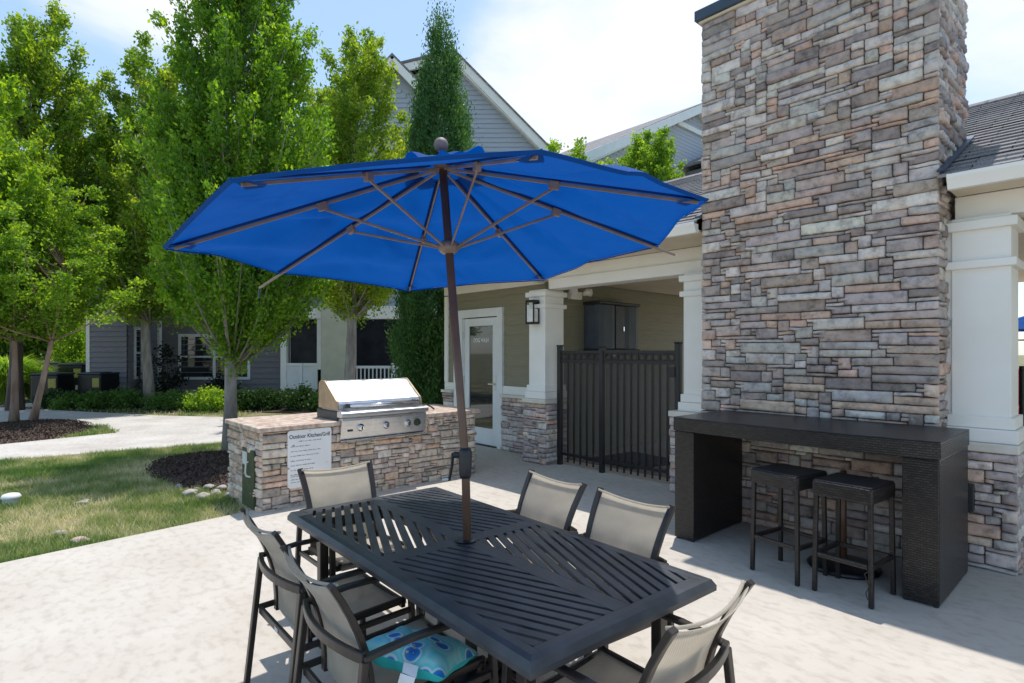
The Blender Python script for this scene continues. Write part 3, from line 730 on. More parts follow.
# roof
ZE,YR=2.90,8.5;SL=.476
def roofpiece(mb,xa,xb,ya,yb,course=.145):
    y=ya;dy=course/math.sqrt(1+SL*SL)
    n=0
    while y<yb-1e-4:
        y2=min(y+dy,yb);z=ZE+SL*(y-5.2);z2=ZE+SL*(y2-5.2);t=.016
        mb.quad((xa,y,z+t),(xb,y,z+t),(xb,y2+.01,z2+.004),(xa,y2+.01,z2+.004))
        mb.quad((xa,y,z-.006),(xb,y,z-.006),(xb,y,z+t),(xa,y,z+t))
        y=y2;n+=1
rf=MB();dyc=.145/math.sqrt(1+SL*SL);yc=5.17+dyc*8
roofpiece(rf,-9.05,CX0-.03,5.17,yc);roofpiece(rf,CX1+.03,6.6,5.17,yc);roofpiece(rf,-9.05,6.6,yc,YR)
zr=ZE+SL*(YR-5.2)
rf.quad((-9.05,YR,zr),(6.6,YR,zr),(6.6,11.9,2.88),(-9.05,11.9,2.88))
rf.quad((-9.05,5.2,ZE-.03),(-9.05,YR,zr-.03),(6.6,YR,zr-.03),(6.6,5.2,ZE-.03)) if False else None
roof=rf.build('roof',M['shingle'],pv,W=True)
rc=MB()
x=-9.05
while x<6.6:
    rc.prism([(YR-.13,zr-.045),(YR,zr+.028),(YR+.13,zr-.045),(YR,zr+.008)],x,x+.295,'x',Matrix.Rotation(0,4,'X'));x+=.28
rc.build('ridge_cap',M['shingle'],roof)
MB().prism([(5.2,2.82),(5.2,2.89),(YR,zr-.01),(11.9,2.86),(11.9,2.82)],-9.0,-8.95,'x').build('gable_board',M['trim'],pv,W=True)
# flashing by the chimney
MB().bar((CX1+.045,5.2,ZE+.04),(CX1+.045,6.3,ZE+SL*1.1+.04),.05,.015).bar((CX0-.045,5.2,ZE+.04),(CX0-.045,6.3,ZE+SL*1.1+.04),.05,.015).build_each('flashing',M['darkmetal'],pv,W=True)

# wall lantern
ln=empty('wall_lantern',(-5.915,5.868,2.17),0,'black wall lantern with frosted glass on the cream column beside the gate','wall lamp')
MB().box(-.06,.06,-.03,-.002,-.15,.16).box(-.085,.085,-.15,-.028,.145,.175).box(-.085,.085,-.15,-.028,-.17,-.145).box(-.085,-.068,-.15,-.13,-.145,.145).box(.068,.085,-.15,-.13,-.145,.145).build('bracket',M['black'],ln,bevel=.003)
MB().box(-.062,.062,-.145,-.034,-.14,.05).build('lamp_glass',M['frost'],ln,bevel=.01,seg=2)
# emergency light
el=empty('emergency_light',(-5.86,6.62,2.46),0,'cream twin head emergency light on the siding left of the wall cabinet','emergency light')
MB().box(-.02,.05,-.13,.13,-.06,.06).build('housing',M['trim'],el,bevel=.008,seg=2)
for y in (-.13,.17):
    h=MB();h.tube([(.03,y,.03),(.09,y*1.12,.06),(.15,y*1.3,.05)],[.03,.055,.06],12);hd=h.build('lamp_head',M['trim'],el,smooth=False)
    MB().tube([(.151,y*1.3,.05),(.156,y*1.31,.05)],[.05,.045],12).build('lens',M['frost'],hd)
# wall cabinet
cb=empty('wall_cabinet',(-5.885,6.86,1.60),0,'grey plastic storage cabinet with black trim hung on the pavilion side wall','cabinet')
M['cabgrey']=noisy('blue_grey_plastic',(.055,.070,.088),(.075,.092,.11),5,.6,.05,50)
MB().box(.0,.26,.012,1.03,.045,.735).build('body',M['cabgrey'],cb,bevel=.01)
MB().box(-.01,.33,-.01,1.05,.737,.785).box(-.01,.33,-.01,1.05,0,.043).build_each('trim',M['blackplastic'],cb,bevel=.012)
def cabdoor(y0,y1):
    pts=[(.262,y0),(.29,y0),(.315,y0+(y1-y0)*.25),(.318,y0+(y1-y0)*.75),(.29,y1),(.262,y1)]
    return MB().prism(pts,.05,.73).build('door',M['cabgrey'],cb,bevel=.004)
d1=cabdoor(.015,.42);d2=cabdoor(.66,1.03)
MB().box(.262,.305,.425,.655,.05,.73).build('center_panel',M['blackplastic'],cb,bevel=.006)
MB().box(.306,.325,.60,.62,.33,.40).build('latch',M['chrome'],cb)
MB().box(.0,.02,.62,.86,-.075,-.005).build('notice_plate',M['foam'],cb)

# gate
gt=empty('metal_gate',(-4.6,5.98,0),0,'black metal picket gate with mesh backing between two stone piers','gate')
GY=6.02
def post(x,z): 
    m_=MB();m_.box(x-.032,x+.032,GY-.032,GY+.032,0,z);p_=m_.build('post',M['black'],gt,W=True,bevel=.004)
    MB().box(x-.04,x+.04,GY-.04,GY+.04,z,z+.02).build('post_cap',M['black'],p_,bevel=.006)
post(-5.60,1.68);post(-4.84,1.66);post(-3.70,1.70)
def panel(xa,xb,n,nm):
    r_=MB()
    for z in (1.60,1.47,.16): r_.box(xa,xb,GY-.016,GY+.016,z-.018,z+.018)
    r_.build_each('rail',M['black'],gt,W=True,bevel=.002)
    for i in range(n):
        x=xa+(xb-xa)*(i+1)/(n+1); MB().box(x-.0095,x+.0095,GY-.0095,GY+.0095,.05,1.60).build('picket',M['black'],gt,W=True)
    r2=MB()
    for i in range(n+1):
        x=xa+(xb-xa)*(i+.5)/(n+1)
        k=12
        pts=[(x+.042*math.cos(2*math.pi*j/k),GY,1.535+.042*math.sin(2*math.pi*j/k)) for j in range(k+1)]
        r2.tube(pts,.007,5,cap=False)
    r2.build('ring_band',M['black'],gt,W=True)
    MB().box(xa,xb,GY+.022,GY+.026,.08,1.59).build('mesh_backing',M['privmesh'],gt,W=True)
panel(-5.565,-4.875,5,'a');panel(-4.80,-3.74,9,'b')
MB().box(-3.80,-3.72,GY-.045,GY-.02,1.30,1.42).build('latch',M['black'],gt,W=True,bevel=.003)
# ground mat behind the gate
MB().prism([(-5.6,6.55),(-4.7,6.5),(-4.4,7.5),(-5.5,7.6)],.001,.014).build('door_mat',noisy('brown_coir',(.05,.03,.02),(.09,.055,.035),40,.95,.6,200))
tag(bpy.data.objects['door_mat'],'flat brown mat lying behind the black gate','mat')

# ================================================================== OUTDOOR KITCHEN
rotk=R(1.2)
KX0,KX1,KY0,KY1=-6.92,-5.95,2.02,4.74
kt=empty('outdoor_kitchen_counter',((KX0+KX1)/2,(KY0+KY1)/2,0),0,'tan stacked stone counter with pink slab top holding the grill','outdoor counter')
ks=stone_box(KX0,KX1,KY0,KY1,-.08,.795,PAL_TAN,71,'rlfb',cw=.046,chh=.030,wr=(3,8)).build('stone_veneer',M['stone'],kt,W=True,smooth=True)
MB().box(KX0+.004,KX1-.004,KY0+.004,KY1-.004,-.1,.79).build('core',M['mortar'],kt,W=True)
MB().prism([(KX0-.05,KY0-.055),(KX1+.06,KY0-.055),(KX1+.06,KY1+.06),(KX0-.05,KY1+.06)],.797,.845).build('countertop',M['counter'],kt,W=True,bevel=.008,seg=2)
pd=MB().box(-6.40,-6.05,KY0-.045,KY0-.02,.0,.60).build('access_door',M['ac_green'],kt,W=True,bevel=.004)
MB().box(-6.38,-6.24,KY0-.049,KY0-.0455,.43,.565).build('sticker',M['foam'],pd)
MB().tube([(-6.20,KY0-.046,.47),(-6.20,KY0-.07,.46),(-6.20,KY0-.075,.36),(-6.18,KY0-.07,.33),(-6.13,KY0-.046,.325)],.009,8).build('handle',M['foam'],pd)
# sign
M['signwhite']=noisy('white_sign_plastic',(.74,.74,.73),(.80,.80,.79),3,.35,.0)
M['ink']=plain('black_print',(.03,.03,.035),.5)
sg=empty('rules_sign',(-5.915,2.50,.5),0,'white notice sign headed Outdoor Kitchen/Grill screwed to the stone counter','sign')
W_,H0,H1=.235,-.305,.29
rp=[]
for cx_,cz_,a0 in ((W_-.03,H1-.03,0),(-W_+.03,H1-.03,90),(-W_+.03,H0+.03,180),(W_-.03,H0+.03,270)):
    for k in range(5): a=R(a0+k*22.5);rp.append((cx_+.03*math.cos(a),cz_+.03*math.sin(a)))
MB().prism(rp,.0,.012,'x').build('board',M['signwhite'],sg)
rot=(R(90),0,R(90))
text('heading','Outdoor Kitchen/Grill',(.056),M['ink'],sg,(.0125,0,.222),rot,.0004,bold=.0011,sx=.86)
rr=random.Random(5)
def printline(y0,y1,z,h=.010):
    mb=MB();y=y0
    while y<y1:
        wl=rr.uniform(.015,.05);wl=min(wl,y1-y)
        yy=y
        while yy<y+wl:
            cwid=rr.uniform(.003,.006);hh=h*rr.choice([.6,.6,.6,1.0]);mb.box(.0122,.0127,yy,min(yy+cwid,y+wl),z,z+hh);yy+=cwid+.0022
        y+=wl+.008
    mb.build('print_line',M['ink'],sg)
printline(-.12,.13,.168,.010)
for z,l in zip([.118,.068,.02,-.03,-.078,-.126,-.174,-.19,-.222,-.25],[.0,.12,.10,.02,.06,.04,.20,-.10,.0,-.05]): printline(-.205,l,z)
for z in (.272,): MB().tube([(.0121,0,z),(.0135,0,z)],.005,8).build('screw',M['blackplastic'],sg)

# grill
gl=empty('gas_grill',(-5.95,3.38,.845),0,'stainless steel gas grill built into the stone counter, hood closed','grill')
GW=.54
hood_prof=[(-.06,.14),(-.055,.175),(-.30,.425),(-.34,.445),(-.43,.445),(-.50,.40),(-.51,.14)]  # (x,z)
hp=[(-.01,.125),(-.02,.175),(-.04,.205),(-.31,.405),(-.345,.422),(-.44,.425),(-.485,.395),(-.49,.125)]
hood=MB().prism(hp,-GW+.015,GW-.015,'y').build('hood',M['steel'],gl,bevel=.006,seg=2)
hq=[(x*1.0+ (.006 if x>-.3 else -.004),z+(.006 if z>.2 else -.01)) for x,z in hp]
MB().prism(hq,-GW-.012,-GW+.0148,'y').build('end_cap',M['tancast'],gl,bevel=.004)
MB().prism(hq,GW-.0148,GW+.012,'y').build('end_cap',M['tancast'],gl,bevel=.004)
MB().box(-.52,-.0,-GW-.02,GW+.02,.0,.10).build('firebox',M['blackplastic'],gl,bevel=.006)
MB().box(-.44,-.02,-GW+.01,GW-.01,.10,.124).build('grate_deck',M['steel'],gl)
# front: drip rail, panel, lower lip
fr=MB().prism([(-.0,.035),(.10,.035),(.125,.055),(.12,.085),(.10,.098),(-.0,.102)],-GW-.02,GW+.02,'y').build('front_rail',M['steel'],gl,bevel=.006,seg=2)
pn=MB().prism([(.0,-.205),(.055,-.205),(.095,.0),(.09,.03),(.0,.03)],-GW-.005,GW+.005,'y').build('control_panel',M['steel'],gl,bevel=.004)
MB().box(.0,.085,-GW-.005,GW+.005,-.232,-.212).build('drip_tray',M['steel'],gl,bevel=.004)
hd=MB().tube([(.075,-GW+.10,.16),(.075,GW-.10,.16)],.016,14).build('handle',M['chrome'],gl,smooth=True)
for y in (-GW+.11,GW-.11): MB().bar((-.03,y,.16),(.075,y,.16),.03,.045).build('handle_bracket',M['blackplastic'],hd,bevel=.004)
for i,y in enumerate((-.32,.0,.29,.42)):
    kx,kz=.090,-.085
    k_=MB().tube([(kx-.022,y,kz),(kx+.004,y,kz)],[.046,.042],20).tube([(kx+.004,y,kz),(kx+.034,y,kz-.004)],[.030,.026],16).build('knob',M['chrome'] if i<3 else M['ac_green'],gl)
    MB().box(kx+.03,kx+.042,y-.005,y+.005,kz-.022,kz+.018).build('pointer',M['black'],k_)
text('badge','',.02,M['ink'],pn,(0,0,0),rot) if False else None
MB().box(.078,.0825,-.47,-.41,-.12,-.10).build('badge',M['ink'],pn)
cbm=MB();cbm.tube([(-.10,GW+.02,.055),(-.14,GW+.10,.09),(-.20,GW+.2,.09),(-.24,GW+.30,.05),(-.26,GW+.36,.013)],.011,8);cbm.build('hose',M['blackplastic'],gl,smooth=True)

# ================================================================== DINING TABLE
TX,TY,TR=-2.149,1.655,R(-2.6)
tb=empty('dining_table',(TX,TY,0),TR,'charcoal metal patio dining table with diagonal slots under the blue umbrella','table')
def clip(poly,a,b,c):
    out=[];n=len(poly)
    for i in range(n):
        p,q=poly[i],poly[(i+1)%n];fp=a*p[0]+b*p[1]-c;fq=a*q[0]+b*q[1]-c
        if fp<=0: out.append(p)
        if fp*fq<0: t=fp/(fp-fq);out.append((p[0]+(q[0]-p[0])*t,p[1]+(q[1]-p[1])*t))
    return out
top=MB();TZ=.72;TK=.014
XO,YO=.975,.447;XS,YS=.94,.412;cxs,cys=.045,.040
def slab(pts): top.prism(pts,TZ-TK,TZ)
for sx in (-1,1):
    for sy in (-1,1):
        X0,X1=(cxs,XS) if sx>0 else (-XS,-cxs);Y0,Y1=(cys,YS) if sy>0 else (-YS,-cys)
        slope=.40*(-sx*sy)
        rect=[(X0,Y0),(X1,Y0),(X1,Y1),(X0,Y1)]
        # y - slope*x = c lines ; slots centred on c_k, width .015 vertical
        cmin=min(y-slope*x for x,y in rect);cmax=max(y-slope*x for x,y in rect)
        pitch=.0535;sw=.0165;c=cmin+.012-.02
        while c<cmax:
            lo=c+sw if c>cmin-.02 else cmin-1;hi=c+pitch
            p=clip(rect,0*1+slope,-1,-lo)      # y-slope x >= lo
            p=clip(p,-slope,1,hi) if p else p   # <= hi
            if len(p)>=3: slab(p)
            c+=pitch
rects=[(-XO,XO,-YO,-YS),(-XO,XO,YS,YO),(-XO,-XS,-YS,YS),(XS,XO,-YS,YS),(-cxs,cxs,-YS,YS),(-XS,-cxs,-cys,cys),(cxs,XS,-cys,cys)]
for a,b,c,d in rects: slab([(a,c),(b,c),(b,d),(a,d)])
# sloping rim
def ring(x,y): return [(-x,-y),(x,-y),(x,y),(-x,y)]
def loopquads(mb,r1,z1,r2,z2):
    for i in range(4):
        j=(i+1)%4;mb.quad((*r1[i],z1),(*r1[j],z1),(*r2[j],z2),(*r2[i],z2))
r_a,r_b,r_c=ring(XO,YO),ring(XO+.022,YO+.022),ring(XO+.036,YO+.036)
tt=top.build('tabletop',M['table'],tb,bevel=.0012)
rim=MB();loopquads(rim,r_a,TZ,r_b,TZ-.003);loopquads(rim,r_b,TZ-.003,r_c,TZ-.026);loopquads(rim,r_c,TZ-.026,ring(XO+.036,YO+.036),TZ-.046)
loopquads(rim,ring(XO+.036,YO+.036),TZ-.046,ring(XO+.02,YO+.02),TZ-.046);loopquads(rim,ring(XO+.02,YO+.02),TZ-.046,ring(XO+.0,YO),TZ-.016)
rim.build('rim',M['table'],tb)
for sx in (-1,1):
    for sy in (-1,1):
        MB().box(sx*.84-.024,sx*.84+.024,sy*.35-.024,sy*.35+.024,0,TZ-.015).build('leg',M['bronze'],tb,bevel=.004)
MB().box(-.82,.82,-.362,-.338,.63,.69).box(-.82,.82,.338,.362,.63,.69).box(-.852,-.828,-.33,.33,.63,.69).box(.828,.852,-.33,.33,.63,.69).box(-.82,.82,-.015,.015,.66,.69).build('apron',M['bronze'],tb,bevel=.003)
MB().lathe([(.045,TZ+.001),(.05,TZ+.006),(.034,TZ+.010),(.026,TZ+.010)],.022,-.012,20).build('umbrella_ring',M['black'],tb)

# umbrella base below the table
ub=empty('umbrella_stand',(-2.10,1.655,0),0,'black cast umbrella base on the ground below the dining table','umbrella base')
MB().lathe([(.0,.0),(.29,.0),(.30,.02),(.28,.045),(.20,.065),(.08,.09),(.05,.12)],sides=32).build('disc',M['black'],ub,smooth=True)
MB().tube([(0,0,.11),(0,0,.40)],.029,14).build('sleeve',M['black'],ub,smooth=True)
rb=MB()
for k in range(10):
    a=k*math.pi/5; rb.tube([(.09*math.cos(a),.09*math.sin(a),.092),(.17*math.cos(a+.25),.17*math.sin(a+.25),.082),(.26*math.cos(a),.26*math.sin(a),.058)],.012,6)
rb.build('scroll_ribs',M['black'],ub,smooth=True)

# ================================================================== UMBRELLA
A=Vector((-2.217,1.576,2.473));NU=Vector((-.0818,-.0235,.9964)).normalized()
foot=Vector((-2.105,1.655,.12))
tips=[(-2.637,.513,2.011),(-3.285,1.13,1.985),(-3.253,2.041,1.997),(-2.62,2.666,2.063),(-1.715,2.69,2.145),(-1.108,2.02,2.172),(-1.115,1.129,2.15),(-1.748,.504,2.084)]
tips=[Vector(t) for t in tips]
um=empty('patio_umbrella',(foot.x,foot.y,0),0,'open royal blue patio umbrella on a brown pole through the table','umbrella')
knee=Vector((-2.125,1.64,1.09))
MB().tube([foot,knee,A+NU*.04],[.0195,.0195,.0195],16).build('pole',M['brownpole'],um,W=True,smooth=True)
fn=MB();c0=A+NU*.102
for i in range(9):
    pass
fn.tube([A+NU*.03,A+NU*.075],[.014,.014],10)
pr=[];rad=[]
for i in range(11):
    a=math.pi*i/10;pr.append(c0-NU*.034*math.cos(a));rad.append(max(.002,.034*math.sin(a)))
fn.tube(pr,rad,18);fn.build('finial',M['finial'],um,W=True,smooth=True)
# crank housing
ck=MB();ck.tube([knee-Vector((0,0,.075)),knee-Vector((0,0,.06)),knee+Vector((0,0,.045)),knee+Vector((0,0,.065))],[.024,.029,.032,.024],14);
cko=ck.build('crank_housing',M['blackplastic'],um,W=True,smooth=True)
MB().tube([knee+Vector((-.02,-.015,.03)),knee+Vector((-.042,-.037,.03))],.015,10).barpath([knee+Vector((-.044,-.039,.04)),knee+Vector((-.046,-.043,-.02)),knee+Vector((-.056,-.053,-.09))],.014,.009,(1,0,0)).build('crank_handle',M['blackplastic'],cko,bevel=.002)
MB().tube([knee+Vector((-.056,-.053,-.083)),knee+Vector((-.078,-.075,-.086))],.007,8).build('crank_knob',M['foam'],cko)
# runner
RUN=foot.lerp(A,(2.095-foot.z)/(A.z-foot.z));RUN=knee.lerp(A,(2.09-knee.z)/(A.z-knee.z))
rn=MB();rn.tube([RUN-NU*.03,RUN-NU*.012,RUN+NU*.015,RUN+NU*.03],[.03,.05,.05,.03],16);rn.build('runner',M['ribmetal'],um,W=True,smooth=True)
hb_=MB();hb_.tube([A-NU*.02,A-NU*.0,A+NU*.02],[.04,.045,.035],16);hb_.build('hub',M['brownpole'],um,W=True)
for i,t in enumerate(tips):
    d=(t-A);L_=d.length;d.normalize();over=.965
    if i in (1,4): over=1.035
    s=A+d*.035-NU*.012;e=A+d*L_*over-NU*.012
    rib=MB().bar(s,e,.0075,.013).build('rib',M['ribmetal'],um,W=True,bevel=.002)
    j=A+d*L_*.47-NU*.03
    o0=RUN+(Vector((d.x,d.y,0)).normalized())*.045
    MB().bar(o0,j,.008,.012).build('strut',M['ribmetal'],rib,bevel=.002)
    MB().box(-.012,.012,-.022,.022,-.018,.018,Matrix.Translation(j+NU*.01)@d.to_track_quat('Y','Z').to_matrix().to_4x4()).build('joint',M['ribmetal'],rib,bevel=.003)
# loose end tip hanging at the left rib
e=A+(tips[1]-A)*1.033;MB().tube([e+Vector((0,0,-.015)),e+Vector((0,0,-.07))],.005,6).build('loose_tie',M['darkmetal'],um,W=True)
# canopy
cn=MB();NR=34;NA=18
fab=[1.0,.915,1.0,1.0,.955,1.0,1.0,1.0]
rows=[]
for r_i in range(NR+1):
    f=.10+.90*r_i/NR;row=[]
    for i in range(8):
        a_=tips[i]-A;b2=tips[(i+1)%8]-A
        a_=a_*(1+(fab[i]-1)*f**3);b2=b2*(1+(fab[(i+1)%8]-1)*f**3)
        for k in range(NA):
            t=k/NA;sg_=4*t*(1-t)
            p=a_.lerp(b2,t)
            p=p*(1-.006*sg_*f**2)           # scalloped edge
            sag=-.012*sg_*math.sin(math.pi*min(1,f*1.0))*f*1.6+.012*sg_*f
            wav=0.0
            if i in (0,1,2,4): wav=.13*sg_*math.sin(f*17+i*2+t*5+2*math.sin(t*3+i))*f*(1-.5*f)+.008*sg_*math.sin(f*41+t*9)*f
            elif i in (3,5): wav=.020*sg_*math.sin((f*.8+t*.6)*15+i)*f+.12*math.exp(-((t-.25-.2*f)/.07)**2)*f*sg_
            P_=A+p*f+NU*(sag+wav*(1-.88*f**3)+.008)
            # slack corner folds near the loose ribs
            row.append(P_)
    rows.append(row)
NC=8*NA
for row in rows:
    for p in row: cn.v.append(tuple(p))
for r_i in range(NR):
    for k in range(NC):
        a_=r_i*NC+k;b2=r_i*NC+(k+1)%NC;cn.f.append((a_,b2,b2+NC,a_+NC))
cano=cn.build('canopy',M['canopy'],um,W=True,smooth=True)
# hem folded at the edge
hm=MB();edge=rows[-1];n0=0
for k in range(NC):
    p=edge[k];q=edge[(k+1)%NC]
    inn=(A-p).normalized();inn2=(A-q).normalized()
    hm.quad(p-NU*.001,q-NU*.001,q+inn2*.012-NU*.014,p+inn*.012-NU*.014)
hm.build('hem',M['canopy'],cano,smooth=True)
for i in range(8):
    t=A+(tips[i]-A)*fab[i];d=(A-t).normalized()
    if i in (0,2,3,5,6,7):
        sd=d.cross(NU).normalized()
        MB().poly([t+NU*.012,t+d*.10+sd*.045-NU*.022,t+d*.13-NU*.026,t+d*.10-sd*.045-NU*.022]).build('tip_pocket',M['canopy'],cano)
# vent ruffle on top
vt=MB();VR=7;VA=96
for r_i in range(VR+1):
    f=r_i/VR
    for k in range(VA):
        an=2*math.pi*k/VA;rad_=.015+.17*f*(1+.25*(math.cos(an-.6)>0)*abs(math.cos(an-.6)))*(1+.10*math.sin(4*an+1)+.05*math.sin(11*an))
        u=Vector((math.cos(an),math.sin(an),0));u=(u-NU*u.dot(NU)).normalized()
        z=.04-.052*f+.02*mnoise.noise((3*math.cos(an),3*math.sin(an),f*2))*f+ f*f*(.012*math.sin(8*an+.6)+.010*math.sin(5*an+2)+.006*math.sin(17*an))
        vt.v.append(tuple(A+u*rad_+NU*z))
for r_i in range(VR):
    for k in range(VA):
        a_=r_i*VA+k;b2=r_i*VA+(k+1)%VA;vt.f.append((a_,b2,b2+VA,a_+VA))
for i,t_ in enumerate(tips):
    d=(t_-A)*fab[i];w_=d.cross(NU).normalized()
    MB().bar(A+d*.1+NU*.003,A+d*.985+NU*.003,.024,.004,NU).build('rib_shade',M['rib_shade'],cano)  # dark strip along each rib, its shadow put in as colour
vt.build('vent_cap',M['canopy'],um,W=True,smooth=True)

# ================================================================== CHAIRS
def make_chair():
    c=empty('patio_chair',(0,0,0))
    def P(x,y,z): return Vector((x,y,z))
    fr=MB()
    # curved rail round the back at arm height
    pts=[];
    for i in range(13):
        t=-1+2*i/12;pts.append(P(.265*t,-.27-.045*(1-t*t),.615+.0*t))
    fr.barpath(pts,.020,.036)
    # lower rear bar, seat rails
    fr.bar(P(-.255,-.275,.36),P(.255,-.275,.36),.018,.034)
    fr.bar(P(-.245,.22,.41),P(.245,.22,.41),.022,.030)
    fr.bar(P(-.225,-.22,.40),P(-.225,.24,.425),.022,.030);fr.bar(P(.225,-.22,.40),P(.225,.24,.425),.022,.030)
    fr.bar(P(-.262,-.28,.37),P(-.268,.235,.39),.018,.026);fr.bar(P(.262,-.28,.37),P(.268,.235,.39),.018,.026)
    fr.build('frame',M['bronze'],c,bevel=.003)
    for s in (-1,1):
        # back stile, flares outwards & backwards
        st=[];
        for i in range(9):
            t=i/8;z=.36+.505*t;y=-.215-.045*t-.11*t*t+.02*math.sin(t*3.1);x=s*(.205+.028*t*t)
            st.append(P(x,y,z))
        MB().barpath(st,.020,.034,(s*1.0,0,0.001)).build('back_post',M['bronze'],c,bevel=.003)
        a=[P(s*.265,-.275,.615),P(s*.272,-.10,.632),P(s*.272,.10,.632),P(s*.27,.24,.615),P(s*.27,.275,.60)]
        MB().barpath(a,.034,.018).build('arm',M['bronze'],c,bevel=.004)
        MB().bar(P(s*.275,-.335,0),P(s*.265,-.27,.607),.030,.024,(0,1,0)).build('leg',M['bronze'],c,bevel=.003)
        MB().bar(P(s*.275,.27,0),P(s*.268,.235,.607),.030,.024,(0,1,0)).build('leg',M['bronze'],c,bevel=.003)
    # sling back
    def slingmesh(prof,halfw,name,sag):
        mb=MB();nx=12
        for j,(y,z,hw) in enumerate(prof):
            f=j/(len(prof)-1)
            for i in range(nx+1):
                t=-1+2*i/nx;k=(1-t*t)
                dx,dy,dz=sag(f,k);mb.v.append((hw*t+dx,y+dy,z+dz))
        n=len(mb.v)
        base=n
        for (x,y,z) in list(mb.v): mb.v.append((x,y-.0035,z-.0015))
        nr=len(prof);w=nx+1
        for j in range(nr-1):
            for i in range(nx):
                a=j*w+i;mb.f.append((a,a+1,a+w+1,a+w));b=a+base;mb.f.append((b,b+w,b+w+1,b+1))
        for i in range(nx):
            for j in (0,nr-1):
                a=j*w+i;mb.f.append((a,a+1,a+1+base,a+base))
        return mb.build(name,M['sling'],c,smooth=True)
    prof=[]
    for i in range(11):
        t=i/10;z=.375+.483*t;y=-.215-.045*t-.11*t*t+.02*math.sin(t*3.1);prof.append((y+.006,z,.200+.028*t*t))
    slingmesh(prof,0,'back_sling',lambda f,k:(0,-.030*k*(.4+.6*f),-.028*k*max(0,(f-.6)/.4)))
    prof=[(-.21,.392,.212),(-.15,.405,.215),(-.05,.412,.218),(.06,.42,.22),(.16,.427,.22),(.22,.43,.22),(.245,.42,.22),(.25,.40,.22)]
    slingmesh(prof,0,'seat_sling',lambda f,k:(0,0,-.016*k*math.sin(math.pi*min(1,f*1.1))))
    # top rail of the sling (rolled fabric)
    pts=[P(.228*t,-.345-.030*(1-t*t),.860-.028*(1-t*t)) for t in [-1+2*i/12 for i in range(13)]]
    MB().tube(pts,.006,8).build('back_hem',M['sling'],c,smooth=True)
    MB().box(-.02,.02,-.2865,-.2845,.352,.368).build('tag_plate',M['foam'],c)
    return c
CH=[('taupe sling patio chair at the near left corner of the table, farther from the camera',-2.60,1.235,-2),
    ('taupe sling patio chair on the near long side with the teal cushion on its seat',-1.935,1.175,-3),
    ('taupe sling patio chair at the head of the table in front of the white sign',-3.19,1.66,-93),
    ('taupe sling patio chair on the far long side nearer the brown umbrella pole',-2.37,2.12,175),
    ('taupe sling patio chair on the far long side closer to the wicker bar',-1.775,2.07,176),
    ('taupe sling patio chair turned to the camera at the near right end of the table',-1.21,1.565,91)]
ch0=make_chair()
for i,(lab,x,y,rz) in enumerate(CH):
    o=ch0 if i==0 else copy_tree(ch0)
    o.location=(x,y,0);o.rotation_euler=(0,0,R(rz));tag(o,lab,'chair','sling chairs around the dining table')
# cushion
def pillowmat():
    m,nt,b=newmat('teal_floral_cushion');L=nt.links.new;co=coords(nt)
    vo=N(nt,'ShaderNodeTexVoronoi');vo.inputs['Scale'].default_value=12;L(co,vo.inputs['Vector'])
    r=ramp(nt,[(.0,(.01,.10,.36)),(.30,(.02,.22,.55)),(.36,(.66,.70,.60)),(.44,(.10,.55,.60)),(.62,(.30,.62,.60)),(1,(.03,.50,.50))],vo.outputs['Distance'])
    v2=N(nt,'ShaderNodeTexVoronoi');v2.inputs['Scale'].default_value=38;L(co,v2.inputs['Vector'])
    r2=ramp(nt,[(.16,(1,1,1)),(.22,(0,0,0))],v2.outputs['Distance'])
    n=N(nt,'ShaderNodeTexNoise');n.inputs['Scale'].default_value=6;L(co,n.inputs['Vector'])
    rn_=ramp(nt,[(.5,(0,0,0)),(.56,(1,1,1))],n.outputs['Fac'])
    mu=N(nt,'ShaderNodeMath',operation='MULTIPLY');L(r2.outputs[0],mu.inputs[0]);L(rn_.outputs[0],mu.inputs[1])
    mx=N(nt,'ShaderNodeMix',data_type='RGBA');mx.inputs[7].default_value=(.62,.50,.12,1);L(mu.outputs[0],mx.inputs[0]);L(r.outputs[0],mx.inputs[6]);L(mx.outputs[2],b.inputs['Base Color']);b.inputs['Roughness'].default_value=.9
    return m
M['cushion']=pillowmat();M['teal']=noisy('plain_teal_cloth',(.02,.42,.44),(.03,.50,.50),8,.9,.2,200)
def pillow(name,sx,sy,h,mat,parent,side):
    mb=MB();n=22
    for j in range(n+1):
        for i in range(n+1):
            u=-1+2*i/n;v_=-1+2*j/n
            pu=u*(1-.10*(1-v_*v_)*abs(u)**2);pv_=v_*(1-.10*(1-u*u)*abs(v_)**2)
            hh=h*max(0,(1-u**4))**.55*max(0,(1-v_**4))**.55
            mb.v.append((pu*sx,pv_*sy,side*hh+.004*math.sin(9*u+5*v_)*hh/h))
    for j in range(n):
        for i in range(n):
            a=j*(n+1)+i;f=(a,a+1,a+n+2,a+n+1);mb.f.append(f if side>0 else f[::-1])
    return mb.build(name,mat,parent,smooth=True)
cu=empty('throw_cushion',(-1.79,1.17,.50),R(35),'teal cushion with blue flowers lying on the near chair seat','cushion')
cu.rotation_euler=(R(-14),R(6),R(28))
pillow('patterned_cover',.175,.165,.052,M['cushion'],cu,1);pillow('plain_back',.175,.165,.055,M['teal'],cu,-1)
tg=MB();pts=[(.05,-.165,.01),(.06,-.195,-.015),(.055,-.205,-.06),(.065,-.212,-.12)]
for i in range(3):
    a,b2=Vector(pts[i]),Vector(pts[i+1]);tg.quad(a+Vector((-.028,0,0)),a+Vector((.028,0,0)),b2+Vector((.03,0,0)),b2+Vector((-.026,.006,0)))
tgo=tg.build('care_tag',M['signwhite'],cu);md=tgo.modifiers.new('s','SOLIDIFY');md.thickness=.0012

